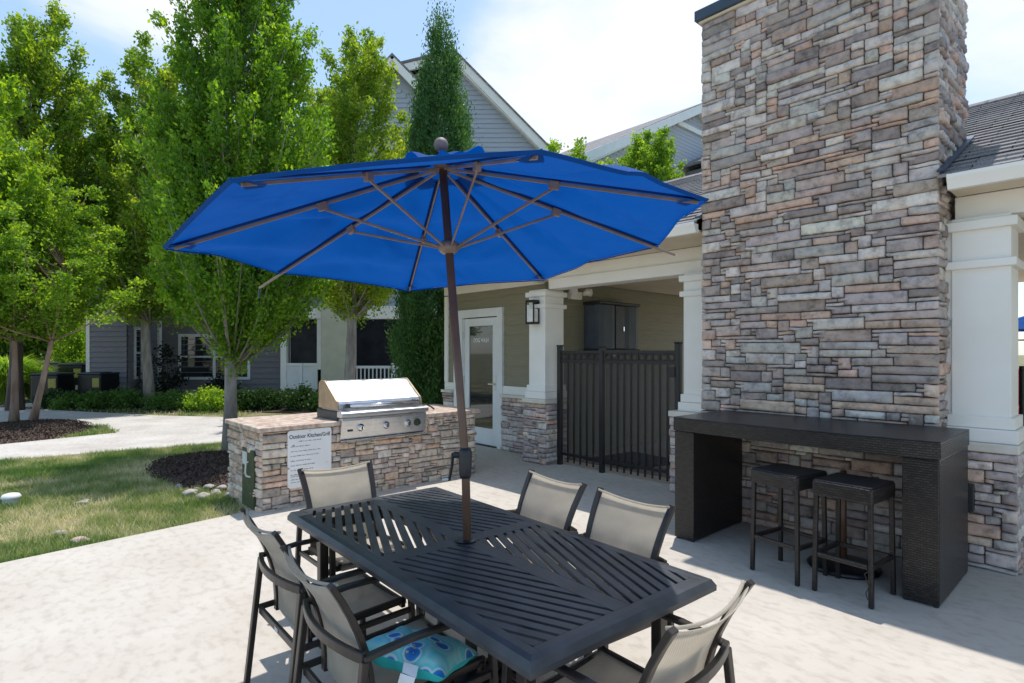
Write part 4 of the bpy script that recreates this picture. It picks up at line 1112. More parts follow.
# ================================================================== WICKER BAR
br_=empty('wicker_bar',(-1.79,4.8,0),0,'long dark wicker bar table standing against the stone chimney','bar table')
BX0,BX1,BY0,BY1=-2.722,-.855,4.37,5.235
def barleg(x0,x1):
    return MB().box(x0,x1,BY0,BY1,.012,.925).build('side_panel',M['wicker'],br_,W=True,bevel=.008,seg=2)
for l in (barleg(BX0,-2.538),barleg(-1.055,BX1)):
    xs=[v.co.x for v in l.data.vertices]
    for x in (min(xs)+.02,max(xs)-.02):
        for y in (BY0+.02,BY1-.02): MB().lathe([(.014,0),(.014,.013)],x,y,10).build('foot',M['blackplastic'],l)
ft=[(BX0-.008,BY1+.0)];n=16
fp=[(BX0-.008+(BX1-BX0+.016)*i/n, BY0-.008-.055*(1-(2*i/n-1)**2)) for i in range(n+1)]
MB().prism(fp+[(BX1+.008,BY1),(BX0-.008,BY1)],.927,1.035).build('apron',M['wicker'],br_,W=True,bevel=.006,seg=2)
fp2=[(x,y-.002) for x,y in fp]
MB().prism(fp2+[(BX1+.010,BY1+.002),(BX0-.010,BY1+.002)],1.036,1.043).build('bar_top',M['wickertop'],br_,W=True,bevel=.003)
# stools
def make_stool():
    s=empty('bar_stool',(0,0,0));h=.185
    MB().box(-h,h,-h,h,.645,.742).build('seat',M['wicker'],s,bevel=.012,seg=2)
    MB().box(-h+.006,h-.006,-h+.006,h-.006,.7425,.749).build('seat_top',M['wickertop'],s,bevel=.003)
    for sx in (-1,1):
        for sy in (-1,1):
            MB().bar((sx*(h-.012),sy*(h-.012),0),(sx*(h-.02),sy*(h-.02),.65),.028,.028,(0,1,0)).build('leg',M['wicker'],s,bevel=.004)
    f=MB();q=h-.016
    f.box(-q+.015,q-.015,-q-.012,-q+.012,.235,.265).box(-q+.015,q-.015,q-.012,q+.012,.235,.265).box(-q-.012,-q+.012,-q+.015,q-.015,.2355,.2645).box(q-.012,q+.012,-q+.015,q-.015,.2355,.2645)
    f.build('footrest',M['wicker'],s,bevel=.003);return s
s0=make_stool();s1=copy_tree(s0)
s0.location=(-1.735,4.29,0);s0.rotation_euler=(0,0,R(-10));s1.location=(-1.30,4.255,0);s1.rotation_euler=(0,0,R(-5))
tag(s0,'dark wicker bar stool on the left, farther from the camera','stool','stools tucked at the wicker bar')
tag(s1,'dark wicker bar stool on the right with a cord dangling from its leg','stool','stools tucked at the wicker bar')
cd=MB();cd.tube([(.165,-.195,.30),(.19,-.21,.26),(.15,-.215,.22),(.17,-.20,.14),(.155,-.21,.10),(.165,-.205,.06)],.003,6);cd.build('tie_cord',M['black'],s1,smooth=True)
# spare umbrella base under the bar
u2=empty('umbrella_stand',(-1.50,4.69,0),0,'round black umbrella stand on the patio behind the two stools','umbrella base')
MB().lathe([(.0,.0),(.235,.0),(.245,.018),(.22,.036),(.13,.05),(.05,.07),(.03,.075)],sides=32).build('disc',M['black'],u2,smooth=True)
MB().tube([(0,0,.07),(0,0,.72)],.022,12).build('stem',M['brownpole'],u2,smooth=True)

# ================================================================== FAR RIGHT PATIO THROUGH THE OPENING
hc=empty('high_patio_chair',(.0,5.9,0),R(0),'black high patio chair just beyond the white column at the right','chair')
p=at(1026,5.6);hc.location=(p.x,p.y,0);hc.rotation_euler=(0,0,R(47))
MB().box(-.26,.26,-.25,.25,.74,.80).build('seat',M['black'],hc,bevel=.01)
bk=MB();bk.box(-.27,-.235,-.27,-.23,.80,1.47).box(.235,.27,-.27,-.23,.80,1.47).box(-.235,.235,-.27,-.23,1.43,1.47).box(-.235,.235,-.27,-.23,.98,1.04)
bk.build('backrest',M['black'],hc,bevel=.005)
MB().box(-.234,.234,-.256,-.244,1.041,1.429).build('back_panel',M['glass'],hc)
for sx in (-1,1):
    for sy in (-1,1): MB().bar((sx*.26,sy*.25,0),(sx*.235,sy*.225,.742),.03,.03,(0,1,0)).build('leg',M['black'],hc,bevel=.003)
MB().box(-.24,.24,-.012,.012,.28,.31).build('footrest',M['black'],hc)
u3=empty('patio_umbrella',at(1052,13.5),0,'blue umbrella in the distance, seen beyond the right column','umbrella')
MB().lathe([(1.35,2.12),(.9,2.33),(.4,2.5),(.0,2.6)],sides=8).build('canopy',M['canopy'],u3)
MB().tube([(0,0,0),(0,0,2.6)],.022,10).build('pole',M['brownpole'],u3)
M['red']=noisy('red_fabric',(.42,.02,.035),(.52,.04,.05),8,.8,.1)
M['whiteum']=noisy('cream_fabric',(.60,.52,.42),(.68,.60,.5),8,.8,.1)
u4=empty('patio_umbrella',at(1062,15.5),0,'cream umbrella below the distant blue one at the right edge','umbrella')
MB().lathe([(1.9,1.93),(1.0,2.12),(.0,2.3)],sides=8).build('canopy',M['whiteum'],u4)
MB().tube([(0,0,0),(0,0,2.3)],.022,10).build('pole',M['brownpole'],u4)
rc_=empty('lounge_chair',at(1017,12.0),R(40),'red cushioned patio chair far off behind the right column','chair')
MB().box(-.33,.33,-.3,.35,.32,.46).build('seat',M['red'],rc_,bevel=.03,seg=2)
MB().box(-.33,.33,.30,.42,.47,1.25).build('backrest',M['red'],rc_,bevel=.03,seg=2)
for sx in (-1,1): MB().box(sx*.36-.03,sx*.36+.03,-.32,.4,0,.62).build('arm',M['black'],rc_,bevel=.01)

# ================================================================== HOUSES
def frame_empty(name,label,cat):
    return empty(name,(0,0,0),TH,label,cat)
hs=empty('apartment_house',(*loc2w(-8,21),0),TH,'grey sided apartment house with a tall gable behind the trees','house')
# local coords (s, d, z) relative to the empty : x = s+8 , y = d-21
def HX(s):return s+8
def HY(d):return d-21
def hbox(mb,s0,s1,d0,d1,z0,z1): return mb.box(HX(s0),HX(s1),HY(d0),HY(d1),z0,z1)
def hsid(mb,a,b,nrm,z0,z1,e=.17): siding(mb,(HX(a[0]),HY(a[1])),(HX(b[0]),HY(b[1])),nrm,z0,z1,e,.034)
# main wall d=20.8 s -12.7..-7.8 ; left wing d=19 s -13.95..-12.7
w=MB();hsid(w,(-12.7,20.8),(-7.9,20.8),(0,-1),.25,8.4,.2)
hbox(w,-12.7,-7.9,20.81,26,0,8.4);hsid(w,(-13.95,19),(-12.72,19),(0,-1),.25,8.6);hsid(w,(-12.72,19),(-12.72,20.8),(1,0),.25,8.6)
hbox(w,-13.95,-12.735,19.01,26,0,8.6)
w.build('wall',M['darksid'],hs)
fd=MB();hbox(fd,-13.9,-12.74,19.0,19.03,-.1,.24);hbox(fd,-12.7,-7.9,20.78,20.82,-.1,.24);fd.build_each('foundation',M['ledge'],hs)
tr=MB();hbox(tr,-14.06,-13.93,18.96,19.1,0,8.6);hbox(tr,-12.74,-12.62,20.6,20.74,0,8.4);hbox(tr,-7.98,-7.82,20.7,20.78,0,8.4);tr.build_each('corner_board',M['trim'],hs,bevel=.01)
def window(s0,s1,d,z0,z1,nrm='f',mull=True):
    mb=MB();t=.10
    if nrm=='f':
        hbox(mb,s0,s1,d-.05,d-.016,z0,z0+t);hbox(mb,s0,s1,d-.05,d-.016,z1-t,z1);hbox(mb,s0,s0+t,d-.05,d-.016,z0+t,z1-t);hbox(mb,s1-t,s1,d-.05,d-.016,z0+t,z1-t)
        if mull: hbox(mb,(s0+s1)/2-.05,(s0+s1)/2+.05,d-.05,d-.016,z0+t,z1-t)
        zm=(z0+z1)/2;xx=[(s0+t,(s0+s1)/2-.05),((s0+s1)/2+.05,s1-t)] if mull else [(s0+t,s1-t)]
        for a,b in xx: hbox(mb,a,b,d-.04,d-.02,zm-.03,zm+.03)
        f=mb.build('window',M['white_trim'],hs)
        g=MB();hbox(g,s0+t,s1-t,d-.03,d-.018,z0+t,z1-t);g.build('pane',M['glass'],f)
    else:
        mb.box(HX(s0)+.016,HX(s0)+.05,HY(d),HY(s1),z0,z0+t).box(HX(s0)+.016,HX(s0)+.05,HY(d),HY(s1),z1-t,z1).box(HX(s0)+.016,HX(s0)+.05,HY(d),HY(d)+t,z0+t,z1-t).box(HX(s0)+.016,HX(s0)+.05,HY(s1)-t,HY(s1),z0+t,z1-t).box(HX(s0)+.018,HX(s0)+.045,HY(d)+t,HY(s1)-t,(z0+z1)/2-.03,(z0+z1)/2+.03)
        f=mb.build('window',M['white_trim'],hs)
        MB().box(HX(s0)+.018,HX(s0)+.03,HY(d)+t,HY(s1)-t,z0+t,z1-t).build('pane',M['glass'],f)
window(-12.05,-9.45,20.8,.60,2.25)
window(-12.05,-9.45,20.8,3.9,5.5);window(-12.05,-9.45,20.8,6.6,7.9)
window(-12.72,19.75,19.30,.68,2.45,'r')
window(-13.75,-12.95,19,3.9,5.4,mull=False)
# roof wing left
rl=MB();rl.prism([(HY(18.6),8.5),(HY(22.5),10.4),(HY(26.5),8.5)],HX(-14.4),HX(-7.6),'x');rl.build('roof',M['shingle'],hs)
fs=MB();hbox(fs,-14.4,-7.6,18.55,18.62,8.36,8.52);fs.build('fascia',M['trim'],hs)
# hose bib and pipes
MB().tube([(HX(-12.68),HY(19.5),1.0),(HX(-12.55),HY(19.4),.6),(HX(-12.5),HY(19.0),.35),(HX(-12.6),HY(18.4),.3)],.03,8).build('conduit',M['blackplastic'],hs)
ds=MB();hbox(ds,-8.28,-8.18,20.66,20.74,.35,8.3);ds.bar((HX(-8.23),HY(20.7),.38),(HX(-8.42),HY(20.45),.18),.08,.06);ds.build('downspout',M['graysid'],hs)
# porch: d=19.6 from s -7.8 to -2.2
pw=MB();hbox(pw,-7.86,-7.66,19.5,19.7,-.05,3.0);hbox(pw,-6.62,-6.42,19.5,19.7,1.0,3.0)
hbox(pw,-7.66,-6.62,19.55,19.65,.08,.20);hbox(pw,-7.66,-6.62,19.55,19.65,1.12,1.22)
hbox(pw,-7.86,-2.2,19.45,19.75,2.72,3.15);pw.build('porch_frame',M['trim'],hs,bevel=.01)
pp=MB()
hbox(pp,-7.66,-6.62,19.57,19.63,.20,1.12);hbox(pp,-7.2,-7.12,19.5,19.56,.1,1.22);pp.build('porch_panel',M['white_trim'],hs)
cw_=MB();hbox(cw_,-6.42,-5.35,19.3,19.8,-.05,3.2);cw_.build('porch_wall',noisy('cream_stucco',(.52,.50,.38),(.58,.56,.43),3,.8,.1,60),hs,bevel=.02)
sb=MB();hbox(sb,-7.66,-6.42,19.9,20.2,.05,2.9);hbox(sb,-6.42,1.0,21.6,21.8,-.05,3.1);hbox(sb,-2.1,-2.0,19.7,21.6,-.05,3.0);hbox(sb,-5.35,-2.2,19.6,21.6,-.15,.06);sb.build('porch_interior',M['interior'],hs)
pr_=MB();hbox(pr_,-5.35,-2.2,19.55,19.62,1.04,1.13);hbox(pr_,-5.35,-2.2,19.56,19.61,.12,.2);hbox(pr_,-4.1,-3.98,19.5,19.66,.0,1.22);hbox(pr_,-2.35,-2.2,19.5,19.66,0,2.7)
pr=pr_.build('railing',M['white_trim'],hs)
bl=MB();s=-5.28
while s<-2.3:
    if abs(s+4.04)>.08: hbox(bl,s-.02,s+.02,19.565,19.605,.2,1.04)
    s+=.135
bl.build('balusters',M['white_trim'],pr)
# right main block with big gable d=22
DG=22.0
ap=(-2.17,12.75);rt=(1.35,9.15);lf=(-6.6,11.0)
w=MB();hsid(w,(-7.8,DG),(1.0,DG),(0,-1),3.1,8.9,.18)
z=8.9
while z<12.5:      # gable siding rows clipped to the rakes
    def lim(zz):
        a=-7.8 if zz<10.6 else lf[0]+(ap[0]-lf[0])*(zz-lf[1])/(ap[1]-lf[1]) if zz>lf[1] else -6.9
        b=ap[0]+(rt[0]-ap[0])*(ap[1]-zz)/(ap[1]-rt[1]);return a,min(b,1.0)
    a,b=lim(z+.09);
    if b>a: hsid(w,(a,DG),(b,DG),(0,-1),z,min(z+.18,12.6),.18)
    z+=.18
hbox(w,-7.8,1.0,DG+.01,28,3.0,9.0);w.prism([(HX(-7.8),9.0),(HX(1.3),9.0),(HX(ap[0]),ap[1]-.1),(HX(-5.4),11.8),(HX(-7.8),11.0)],HY(DG+.03),HY(27.9),'y')
w.build('wall',M['bluesid'],hs)
rk=MB()
def rake(mb,p,q,d0,d1,th):
    mb.bar((HX(p[0]),HY(d0),p[1]),(HX(q[0]),HY(d0),q[1]),.10,th)
rake(rk,ap,(1.75,8.75),DG-.35,0,.30);rake(rk,ap,(-5.4,11.95),DG-.352,0,.28)
rk.prism([(HX(ap[0]),ap[1]-.17),(HX(1.7),8.66),(HX(1.7),8.56),(HX(ap[0]),ap[1]-.30)],HY(DG-.33),HY(DG-.0),'y')
rk.build('rake_board',M['trim'],hs)
rr2=MB();rr2.prism([(HX(ap[0]),ap[1]+.14),(HX(1.85),8.82),(HX(1.85),8.90),(HX(ap[0]),ap[1]+.24),(HX(-5.4),12.20),(HX(-5.4),12.12)],HY(DG-.44),HY(28),'y');rr2.build('roof',M['shingle'],hs)
# small forward gable wing
w=MB();z=8.8
hsid(w,(-6.4,21.2),(-3.0,21.2),(0,-1),3.1,9.6,.18);hbox(w,-6.4,-3.0,21.21,21.99,3.1,9.6);w.prism([(HX(-6.9),9.62),(HX(-2.0),9.62),(HX(-4.35),12.1)],HY(21.23),HY(21.95),'y')
while z<11.7:
    h2=(11.75-z-.09);
    if z>9.55: hsid(w,(-4.6-h2*.98,21.2),(-4.6+h2*.98,21.2),(0,-1),z,z+.18,.18)
    z+=.18
w.build('wing_wall',M['bluesid'],hs)
rk=MB();rk.bar((HX(-4.35),HY(20.9),12.2),(HX(-2.7),HY(20.9),10.5),.10,.30).bar((HX(-4.35),HY(20.9),12.2),(HX(-6.8),HY(20.9),9.7),.10,.30);rk.build('wing_rake',M['trim'],hs)
rr2=MB();rr2.prism([(HX(-4.35),12.36),(HX(-2.55),10.5),(HX(-2.5),10.58),(HX(-4.35),12.46),(HX(-7.0),9.75),(HX(-6.95),9.66)],HY(20.85),HY(24),'y');rr2.build('wing_roof',M['shingle'],hs)

# second building: its gable end faces the pavilion side
b2=empty('apartment_house',(-21,29.6,0),0,'blue grey apartment building with a wide white edged gable, right of the small treetop','house')
GX=-17.0;GA=(29.6,15.3);GS=.505
w=MB();w.box(-25.6,GX-.01,20.2,39.0,0,10.4);w.prism([(20.2,10.4),(39.0,10.4),(GA[0],GA[1]-.2)],-25.6,GX-.01,'x')
siding(w,(-25.6,20.19),(GX,20.19),(0,-1),0,10.3,.2,.016)
siding(w,(GX,20.2),(GX,39.0),(1,0),0,10.4,.2,.016)
z=10.4
while z<14.9:
    hw=(GA[1]-.25-z-.2)/GS
    if hw>0: siding(w,(GX,GA[0]-hw),(GX,GA[0]+hw),(1,0),z,z+.2,.2,.016)
    z+=.2
w.build('wall',M['bluesid'],b2,W=True)
w=MB();w.prism([(19.5,10.2),(GA[0],GA[1]+.05),(39.7,10.2),(39.7,10.42),(GA[0],GA[1]+.28),(19.5,10.42)],-26.2,GX+.42,'x');w.build('roof',M['shingle'],b2,W=True)
w=MB();w.bar((GX+.47,19.4,10.14),(GX+.47,GA[0],GA[1]-.02),.08,.42).bar((GX+.47,GA[0],GA[1]-.02),(GX+.47,39.8,10.14),.08,.42);w.build_each('rake_board',M['white_trim'],b2,W=True)
w=MB();w.prism([(19.8,10.0),(GA[0],GA[1]-.22),(39.4,10.0),(39.4,10.12),(GA[0],GA[1]-.12),(19.8,10.12)],GX,GX+.44,'x');w.build('soffit',M['white_trim'],b2,W=True)
w=MB();w.box(GX+.02,GX+.14,GA[0]-2.1,GA[0]+2.1,13.85,14.12);w.build('trim_band',M['white_trim'],b2,W=True)
w=MB();w.box(GX+.01,GX+1.5,28.4,36,0,11.5);w.prism([(28.4,11.5),(36,11.5),(32.2,13.2)],GX+.01,GX+1.5,'x');w.build('bay_wall',M['graysid'],b2,W=True)
w=MB();w.bar((GX+1.6,27.9,11.45),(GX+1.6,32.2,13.5),.08,.30).bar((GX+1.6,32.2,13.5),(GX+1.6,36.5,11.45),.08,.30);w.build_each('bay_rake',M['white_trim'],b2,W=True)
w=MB();w.prism([(27.9,11.6),(32.2,13.6),(36.5,11.6),(36.5,11.75),(32.2,13.76),(27.9,11.75)],GX,GX+1.65,'x');w.build('bay_roof',M['shingle'],b2,W=True)
# linking roof
lk=empty('link_building',(*loc2w(3.0,34),0),TH,'low shingled link roof with a vent pipe between the two apartment buildings','house')
MB().box(-4.5,4.5,0,8,0,12.5).build('wall',M['bluesid'],lk)
MB().prism([(-.6,12.4),(4,14.1),(8.6,12.4)],-4.6,4.6,'x').build('roof',M['shingle'],lk)
MB().tube([(-.35,1.2,12.8),(-.35,1.2,14.2)],.09,8).build('vent_pipe',M['blackplastic'],lk)

# ================================================================== AC UNITS
def make_ac():
    a=empty('air_conditioner',(0,0,0))
    MB().box(-.38,.38,-.38,.38,.06,.90).build('casing',M['black'],a,bevel=.03,seg=2)
    lv=MB()
    for i in range(17):
        z=.12+i*.042;lv.box(-.39,.39,-.39,.39,z,z+.014)
    lv.build('louvre',M['black'],a)
    t=MB().box(-.40,.40,-.40,.40,.90,.96).build('top_cover',M['blackplastic'],a,bevel=.02)
    MB().lathe([(.33,.961),(.33,.975),(.30,.98),(.1,.985),(.0,.985)],sides=20).build('fan_grille',M['black'],t)
    MB().box(.13,.35,-.402,-.392,.52,.80).build('energy_label',M['yellow'],a)
    MB().box(.19,.33,-.402,-.392,.14,.28).build('rating_label',M['foam'],a)
    MB().box(-.5,.5,-.5,.5,-.06,.06).build('pad',M['walk'],a);return a
ac=make_ac()
for i,(px,d,sc_,lab) in enumerate([(53,17.6,1.0,'black air conditioner nearest the pink barked tree'),(99,18.0,1.0,'black air conditioner right against the house corner'),(79,20.6,1.12,'black air conditioner standing behind and between the front pair'),(38,21.5,1.15,'black air conditioner farthest back, mostly hidden by the trunk')]):
    o=ac if i==0 else copy_tree(ac);o.location=at(px,d);o.scale=(sc_,)*3;o.rotation_euler=(0,0,TH+R([4,-6,0,3][i]));tag(o,lab,'air conditioner','air conditioners beside the grey house')
    if i>1:o.location.z=.12

# ================================================================== TREES
TG=None
bp_=at(230,9.2)
make_tree('hornbeam_tree','large upright hornbeam with a grey trunk beside the stone counter','tree',TG,(bp_.x,bp_.y,-.05),[(0,0,.105,.12,.12,7.2)],
  [(1.6,.05),(2.0,.22),(2.4,.65),(3.0,1.25),(3.6,1.50),(4.6,1.48),(5.6,1.32),(6.5,1.08),(7.4,.78),(8.3,.38),(9.0,.05)],2300,66,.064,M['horn'],M['bark'],101,off=(.15,.16),spread=(.12,.12,.14),lr=.020,up=.7,lump=.14,rise=.9,steep=1.05,nspray=7)
bp_=at(152,17.0)
make_tree('maple_tree','tall maple left of the hornbeam, its trunk in front of the house wall','tree',TG,(bp_.x,bp_.y,-.05),[(0,0,.135,-.2,-.2,9.8)],
  [(2.9,0.47),(3.6,1.42),(4.8,1.89),(6.2,1.95),(7.6,1.77),(9.0,1.42),(10.2,0.94),(11.3,0.12)],760,92,.105,M['maple'],M['bark'],102,off=(-.1,-.1),spread=(.20,.20,.22),lr=.035,lump=.2,steep=1.1,nspray=6)
bp_=at(22,16.2)
make_tree('maple_tree','tall dark trunked maple at the left, behind the pink barked tree','tree',TG,(bp_.x,bp_.y,-.05),[(0,0,.17,.3,.3,10.2)],
  [(4.0,.6),(4.8,1.75),(6.0,2.0),(7.2,1.85),(8.6,1.5),(10.0,1.05),(11.2,.6),(12.2,.15)],800,90,.105,M['maple'],M['barkdark'],103,off=(.55,.6),spread=(.20,.20,.22),lr=.04,lump=.24,steep=1.1,nspray=6)
bp_=at(-22,12.5)
make_tree('hornbeam_tree','light green upright tree cut off by the left edge','tree',TG,(bp_.x,bp_.y,-.05),[(0,0,.12,0,0,7.5)],
  [(2.6,.3),(3.4,.9),(5.0,1.1),(6.6,1.0),(8.0,.7),(9.4,.2)],560,75,.095,M['horn'],M['bark'],104,spread=(.13,.13,.20),lr=.018,up=.7,lump=.15,rise=1.2,tintb=.2,steep=1.5)
p1=at(17,13.3);p2=at(35,13.3);dx=p2.x-p1.x;dy=p2.y-p1.y
make_tree('crape_myrtle_tree','wide bright green tree on two pinkish stems in the left mulch bed','tree',TG,(p1.x,p1.y,-.03),[(0,0,.085,-.08,-.09,3.7),(dx,dy,.075,dx+.50,dy+.55,3.7)],
  [(2.2,0.74),(2.7,1.48),(3.3,1.85),(4.2,1.85),(5.1,1.43),(5.9,0.85),(6.5,0.21)],860,90,.078,M['lime'],M['barkpale'],105,off=(.1,.12),spread=(.20,.20,.11),lr=.022,lump=.25,steep=.8,nspray=7,fill=.75,up=.0,rise=.2)
bp_=at(349,15.2)
make_tree('maple_tree','rounded yellow green maple right of the hornbeam, in front of the porch','tree',TG,(bp_.x,bp_.y,-.05),[(0,0,.16,.15,.15,8.3)],
  [(2.9,.35),(3.5,1.05),(4.5,1.4),(6.0,1.55),(7.2,1.55),(8.4,1.35),(9.4,1.0),(10.2,.25)],860,80,.090,M['maple'],M['bark'],106,off=(.17,.19),spread=(.16,.16,.18),lr=.025,lump=.2,steep=1.2,nspray=6,tintb=.10)
bp_=at(441,13.4)
make_tree('arborvitae_tree','tall narrow dark conifer behind the umbrella top','tree',TG,(bp_.x,bp_.y,-.05),[(0,0,.12,0,0,8.4)],
  [(.05,.8),(.8,.95),(2.0,1.0),(3.4,.95),(5.0,.82),(6.6,.60),(7.8,.40),(8.9,.16),(9.5,.02)],1300,100,.075,M['cedar'],M['barkdark'],107,spread=(.10,.10,.20),limbs=26,lr=.02,up=1.3,lump=.09,fill=.45,aspect=.4,rise=1.6)
bp_=at(645,24.0)
make_tree('maple_tree','small bushy tree rising over the pavilion roof by the chimney','tree',TG,(bp_.x,bp_.y,-.05),[(0,0,.16,0,0,9.3)],
  [(7.0,1.1),(8.0,1.6),(9.0,1.5),(10.0,1.15),(10.8,.7),(11.3,.15)],560,85,.12,M['lime'],M['bark'],108,off=(.1,.1),spread=(.20,.20,.20),lr=.03,lump=.26,steep=1.1,nspray=6)
bp_=at(562,22.0)
make_tree('maple_tree','low leafy treetop peeking over the right half of the umbrella','tree',TG,(bp_.x,bp_.y,-.05),[(0,0,.12,0,0,8.2)],
  [(6.0,1.4),(7.4,1.9),(8.6,1.5),(9.4,.95),(10.0,.2)],340,70,.12,M['lime'],M['bark'],109,spread=(.22,.22,.16),lr=.022,lump=.3,steep=.8,nspray=6)
# background trees, left
for i,(px,d,h,rad,lab,mt) in enumerate([(60,27,8.0,2.6,'leafy background tree above the air conditioners','wood'),(5,26,8.5,3.0,'leafy background tree at the far left beyond the grass clumps','wood'),(96,30,9.0,2.6,'background tree showing beside the house corner','wood'),(-60,24,9,3.2,'background tree mostly outside the left edge','wood'),(32,34,9.5,3.0,'dark background tree between the left trunks','wood'),(-20,32,9.0,3.2,'farthest background tree on the left','wood')]):
    bp_=at(px,d)
    make_tree('background_tree',lab,'tree','trees beyond the air conditioners',(bp_.x,bp_.y,-.05),[(0,0,.16,.1,.1,h*.8)],
      [(1.2 if i%2 else 2.2,rad*.5),(h*.35,rad),(h*.6,rad*.95),(h*.82,rad*.6),(h,.2)],430,56,.20,M[mt],M['barkdark'],120+i,spread=(.42,.42,.42),limbs=16,lr=.05,lump=.2)
bp_=at(74,23.5)
make_tree('conifer_tree','small pale green cone shaped conifer behind the air conditioners','tree',TG,(bp_.x,bp_.y,-.05),[(0,0,.06,0,0,2.6)],
  [(.1,.75),(.8,.8),(1.7,.5),(2.6,.2),(3.1,.02)],260,50,.10,M['lime'],M['barkdark'],131,spread=(.12,.12,.18),limbs=8,lr=.02,up=1.1,lump=.08,fill=.5,rise=1.4)

# shrubs
def shrub(name,label,cat,grp,px,d,rx,h,ncl,per,leaf,mat,seed,z=-.03,up=.3,lump=.18,aspect=.55,rise=.5,sp=.09):
    bp_=at(px,d)
    return make_tree(name,label,cat,grp,(bp_.x,bp_.y,z),[(0,0,.02,0,0,h*.6)],[(.03,rx*.75),(h*.3,rx),(h*.7,rx*.8),(h,rx*.15)],ncl,per,leaf,mat,M['barkdark'],seed,spread=(sp,sp,sp),limbs=6,lr=.008,up=up,lump=lump,fill=.7,crownname='foliage',rise=rise,aspect=aspect)
SG='low shrubs along the front of the house'
for i,(px,d,rx,h,mt,lab) in enumerate([
    (60,16.9,.50,.42,'boxleaf','low dark shrub in front of the left air conditioner'),(75,16.6,.45,.36,'shrub','small shrub between the two front air conditioners'),
    (103,16.6,.50,.40,'shrub','bright green shrub in front of the right air conditioner'),(124,16.7,.55,.44,'shrub','bright green shrub just left of the maple trunk'),
    (168,16.6,.48,.40,'shrub','pale spreading shrub just right of the maple trunk'),(184,16.4,.40,.34,'shrub','pale low shrub next to the dark climbing plant'),
    (211,16.2,.48,.52,'lime','rounded lime green shrub left of the hornbeam trunk'),(243,16.4,.45,.46,'boxleaf','dark green shrub right of the hornbeam trunk'),
    (266,16.4,.48,.48,'boxleaf','dark boxwood shrub under the downspout'),(303,16.2,.55,.60,'boxleaf','dark boxwood shrub in front of the white porch panel'),(330,15.8,.5,.55,'boxleaf','dark boxwood shrub behind the grill hood')]):
    shrub('shrub',lab,'shrub',SG,px,d,rx,h,95,50,.075,M[mt],200+i)
for i,(px,d,w_,h,lab) in enumerate([(166,19.6,.45,1.9,'dark twisting climber left of the big house window'),(222,19.9,.30,.7,'dark twisting climber below the big house window')]):
    shrub('climbing_shrub',lab,'shrub','dark climbers against the house wall',px,d,w_,h,46,42,.10,M['darkleaf'],230+i,lump=.5,sp=.12)
# ornamental grass clumps
def grassclump(px,d,r_,h,lab,seed,n=2600):
    rng=np.random.default_rng(seed);p=at(px,d)
    a=rng.uniform(0,6.28,n);q=rng.uniform(0,1,n);hh=h*rng.uniform(.5,1,n);out=r_*rng.uniform(.2,1,n)
    b0=np.stack([.18*r_*q*np.cos(a),.18*r_*q*np.sin(a),np.zeros(n)],1)
    mid=b0+np.stack([out*.45*np.cos(a),out*.45*np.sin(a),hh*.8],1)
    tip=b0+np.stack([out*np.cos(a),out*np.sin(a),hh*rng.uniform(.55,.95,n)],1)
    s=np.stack([-np.sin(a),np.cos(a),np.zeros(n)],1)*.012
    V=np.concatenate([np.stack([b0-s,b0+s,mid+s,mid-s],1),np.stack([mid-s,mid+s,tip+s*.1,tip-s*.1],1)]).reshape(-1,3)
    o=fast_mesh('ornamental_grass',V,4,M['lime'],None,np.clip(rng.normal(.6,.2,2*n),0,1));o.location=(p.x,p.y,-.03)
    tag(o,lab,'ornamental grass','fountain grass clumps at the left edge')
grassclump(8,18.5,1.3,1.75,'large fountain grass clump cut by the left edge of the view',1)
grassclump(34,19.5,.8,1.35,'smaller fountain grass clump between the tree trunks',2)
grassclump(-22,20,1.4,1.7,'fountain grass clump behind the large one at the left edge',3)

# ================================================================== WORLD, SUN, CAMERA
SUN=Vector((-.13,.26,1)).normalized()
elev=math.asin(SUN.z);az=math.atan2(SUN.x,SUN.y)
wd=bpy.data.worlds.new('World');sc.world=wd;wd.use_nodes=True;nt=wd.node_tree;L=nt.links.new
bg=nt.nodes['Background'];bg.inputs[1].default_value=.165
sky=nt.nodes.new('ShaderNodeTexSky');sky.sky_type='NISHITA';sky.sun_disc=False;sky.sun_elevation=elev;sky.sun_rotation=az;sky.air_density=1.0;sky.dust_density=.6;sky.ozone_density=1.2
tc=nt.nodes.new('ShaderNodeTexCoord')
mp=nt.nodes.new('ShaderNodeMapping');mp.inputs['Scale'].default_value=(1.0,1.0,2.2);mp.inputs['Rotation'].default_value=(0,0,.6);L(tc.outputs['Generated'],mp.inputs[0])
cn_=nt.nodes.new('ShaderNodeTexNoise');cn_.inputs['Scale'].default_value=2.6;cn_.inputs['Detail'].default_value=9;cn_.inputs['Roughness'].default_value=.55;cn_.inputs['Distortion'].default_value=.35;L(mp.outputs[0],cn_.inputs['Vector'])
def dirof(px,py):
    k=(px-512)/FPX;v=Vector((VX+k*RX,VY+k*RY,(352-py)/FPX));return v.normalized()
def blob(px,py,a,b):
    d=nt.nodes.new('ShaderNodeVectorMath');d.operation='DOT_PRODUCT';d.inputs[1].default_value=dirof(px,py);L(tc.outputs['Generated'],d.inputs[0])
    m_=nt.nodes.new('ShaderNodeMapRange');m_.inputs[1].default_value=math.cos(R(b));m_.inputs[2].default_value=math.cos(R(a));m_.interpolation_type='SMOOTHSTEP';L(d.outputs['Value'],m_.inputs[0]);return m_.outputs[0]
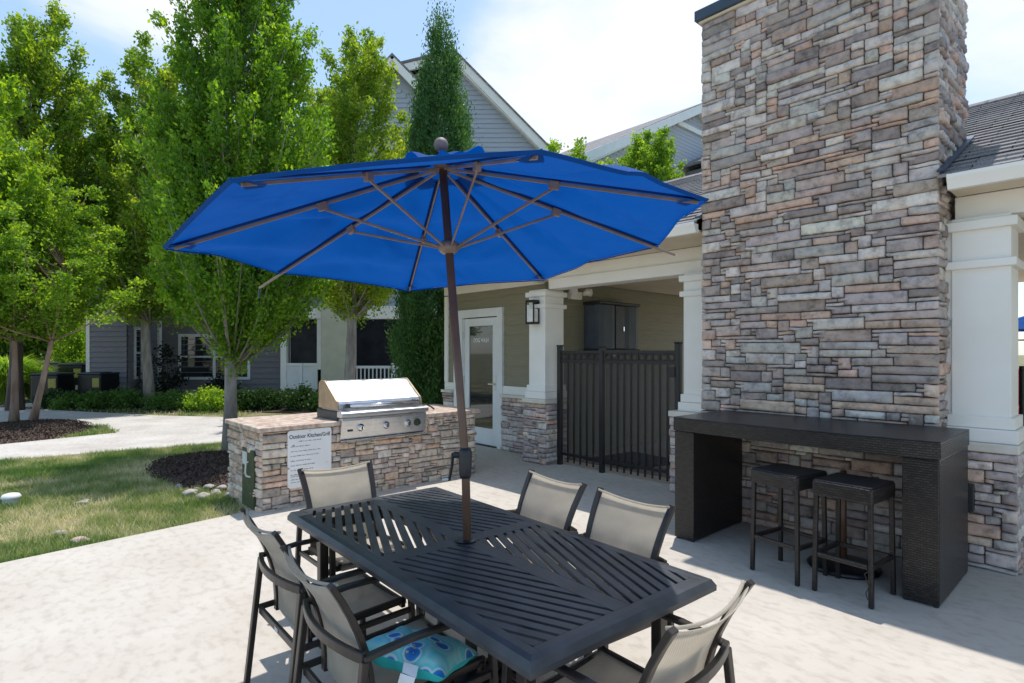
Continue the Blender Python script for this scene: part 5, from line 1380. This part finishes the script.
def mth(op,a,b):
    n=nt.nodes.new('ShaderNodeMath');n.operation=op
    for i,x in enumerate((a,b)):
        if isinstance(x,(int,float)): n.inputs[i].default_value=x
        else: L(x,n.inputs[i])
    return n.outputs[0]
bl1=blob(610,60,1,17);bl2=blob(150,-20,0,9);bl3=blob(1010,40,1,12);bl4=blob(505,70,1,10)
s1_=mth('MULTIPLY',bl1,.50);s2_=mth('MULTIPLY',bl2,.34);s3_=mth('MULTIPLY',bl3,.30);s4_=mth('MULTIPLY',bl4,.10)
tot=mth('ADD',mth('ADD',s1_,s2_),mth('ADD',s3_,s4_))
dens=mth('ADD',cn_.outputs['Fac'],mth('SUBTRACT',tot,.14))
mr=nt.nodes.new('ShaderNodeMapRange');mr.inputs[1].default_value=.46;mr.inputs[2].default_value=.90;mr.interpolation_type='SMOOTHSTEP';L(dens,mr.inputs[0])
mxw=nt.nodes.new('ShaderNodeMix');mxw.data_type='RGBA';L(mr.outputs[0],mxw.inputs[0])
hz=nt.nodes.new('ShaderNodeMix');hz.data_type='RGBA';hz.inputs[0].default_value=.32;hz.inputs[7].default_value=(2.3,3.25,4.15,1)
L(sky.outputs[0],hz.inputs[6]);L(hz.outputs[2],mxw.inputs[6]);mxw.inputs[7].default_value=(4.3,4.45,4.7,1)
L(mxw.outputs[2],bg.inputs[0])
sl=bpy.data.lights.new('sun','SUN');sl.energy=3.1;sl.angle=R(.55);sl.color=(1,.965,.92)
so=bpy.data.objects.new('sun',sl);COL.objects.link(so);so.rotation_euler=SUN.to_track_quat('Z','Y').to_euler();so.location=SUN*30
cam=bpy.data.cameras.new('camera');cam.sensor_width=36;cam.lens=FPX/1024*36;cam.shift_y=10.5/1024;cam.clip_end=2000;cam.clip_start=.05
co_=bpy.data.objects.new('camera',cam);COL.objects.link(co_);co_.location=(0,0,EYE);co_.rotation_euler=(R(90),0,TH);sc.camera=co_
sc.view_settings.view_transform='Standard';sc.view_settings.look='None';sc.view_settings.gamma=1;sc.view_settings.exposure=.54;sc.view_settings.use_curve_mapping=False
sc.cycles.max_bounces=8;sc.cycles.transparent_max_bounces=12;sc.cycles.use_denoising=True
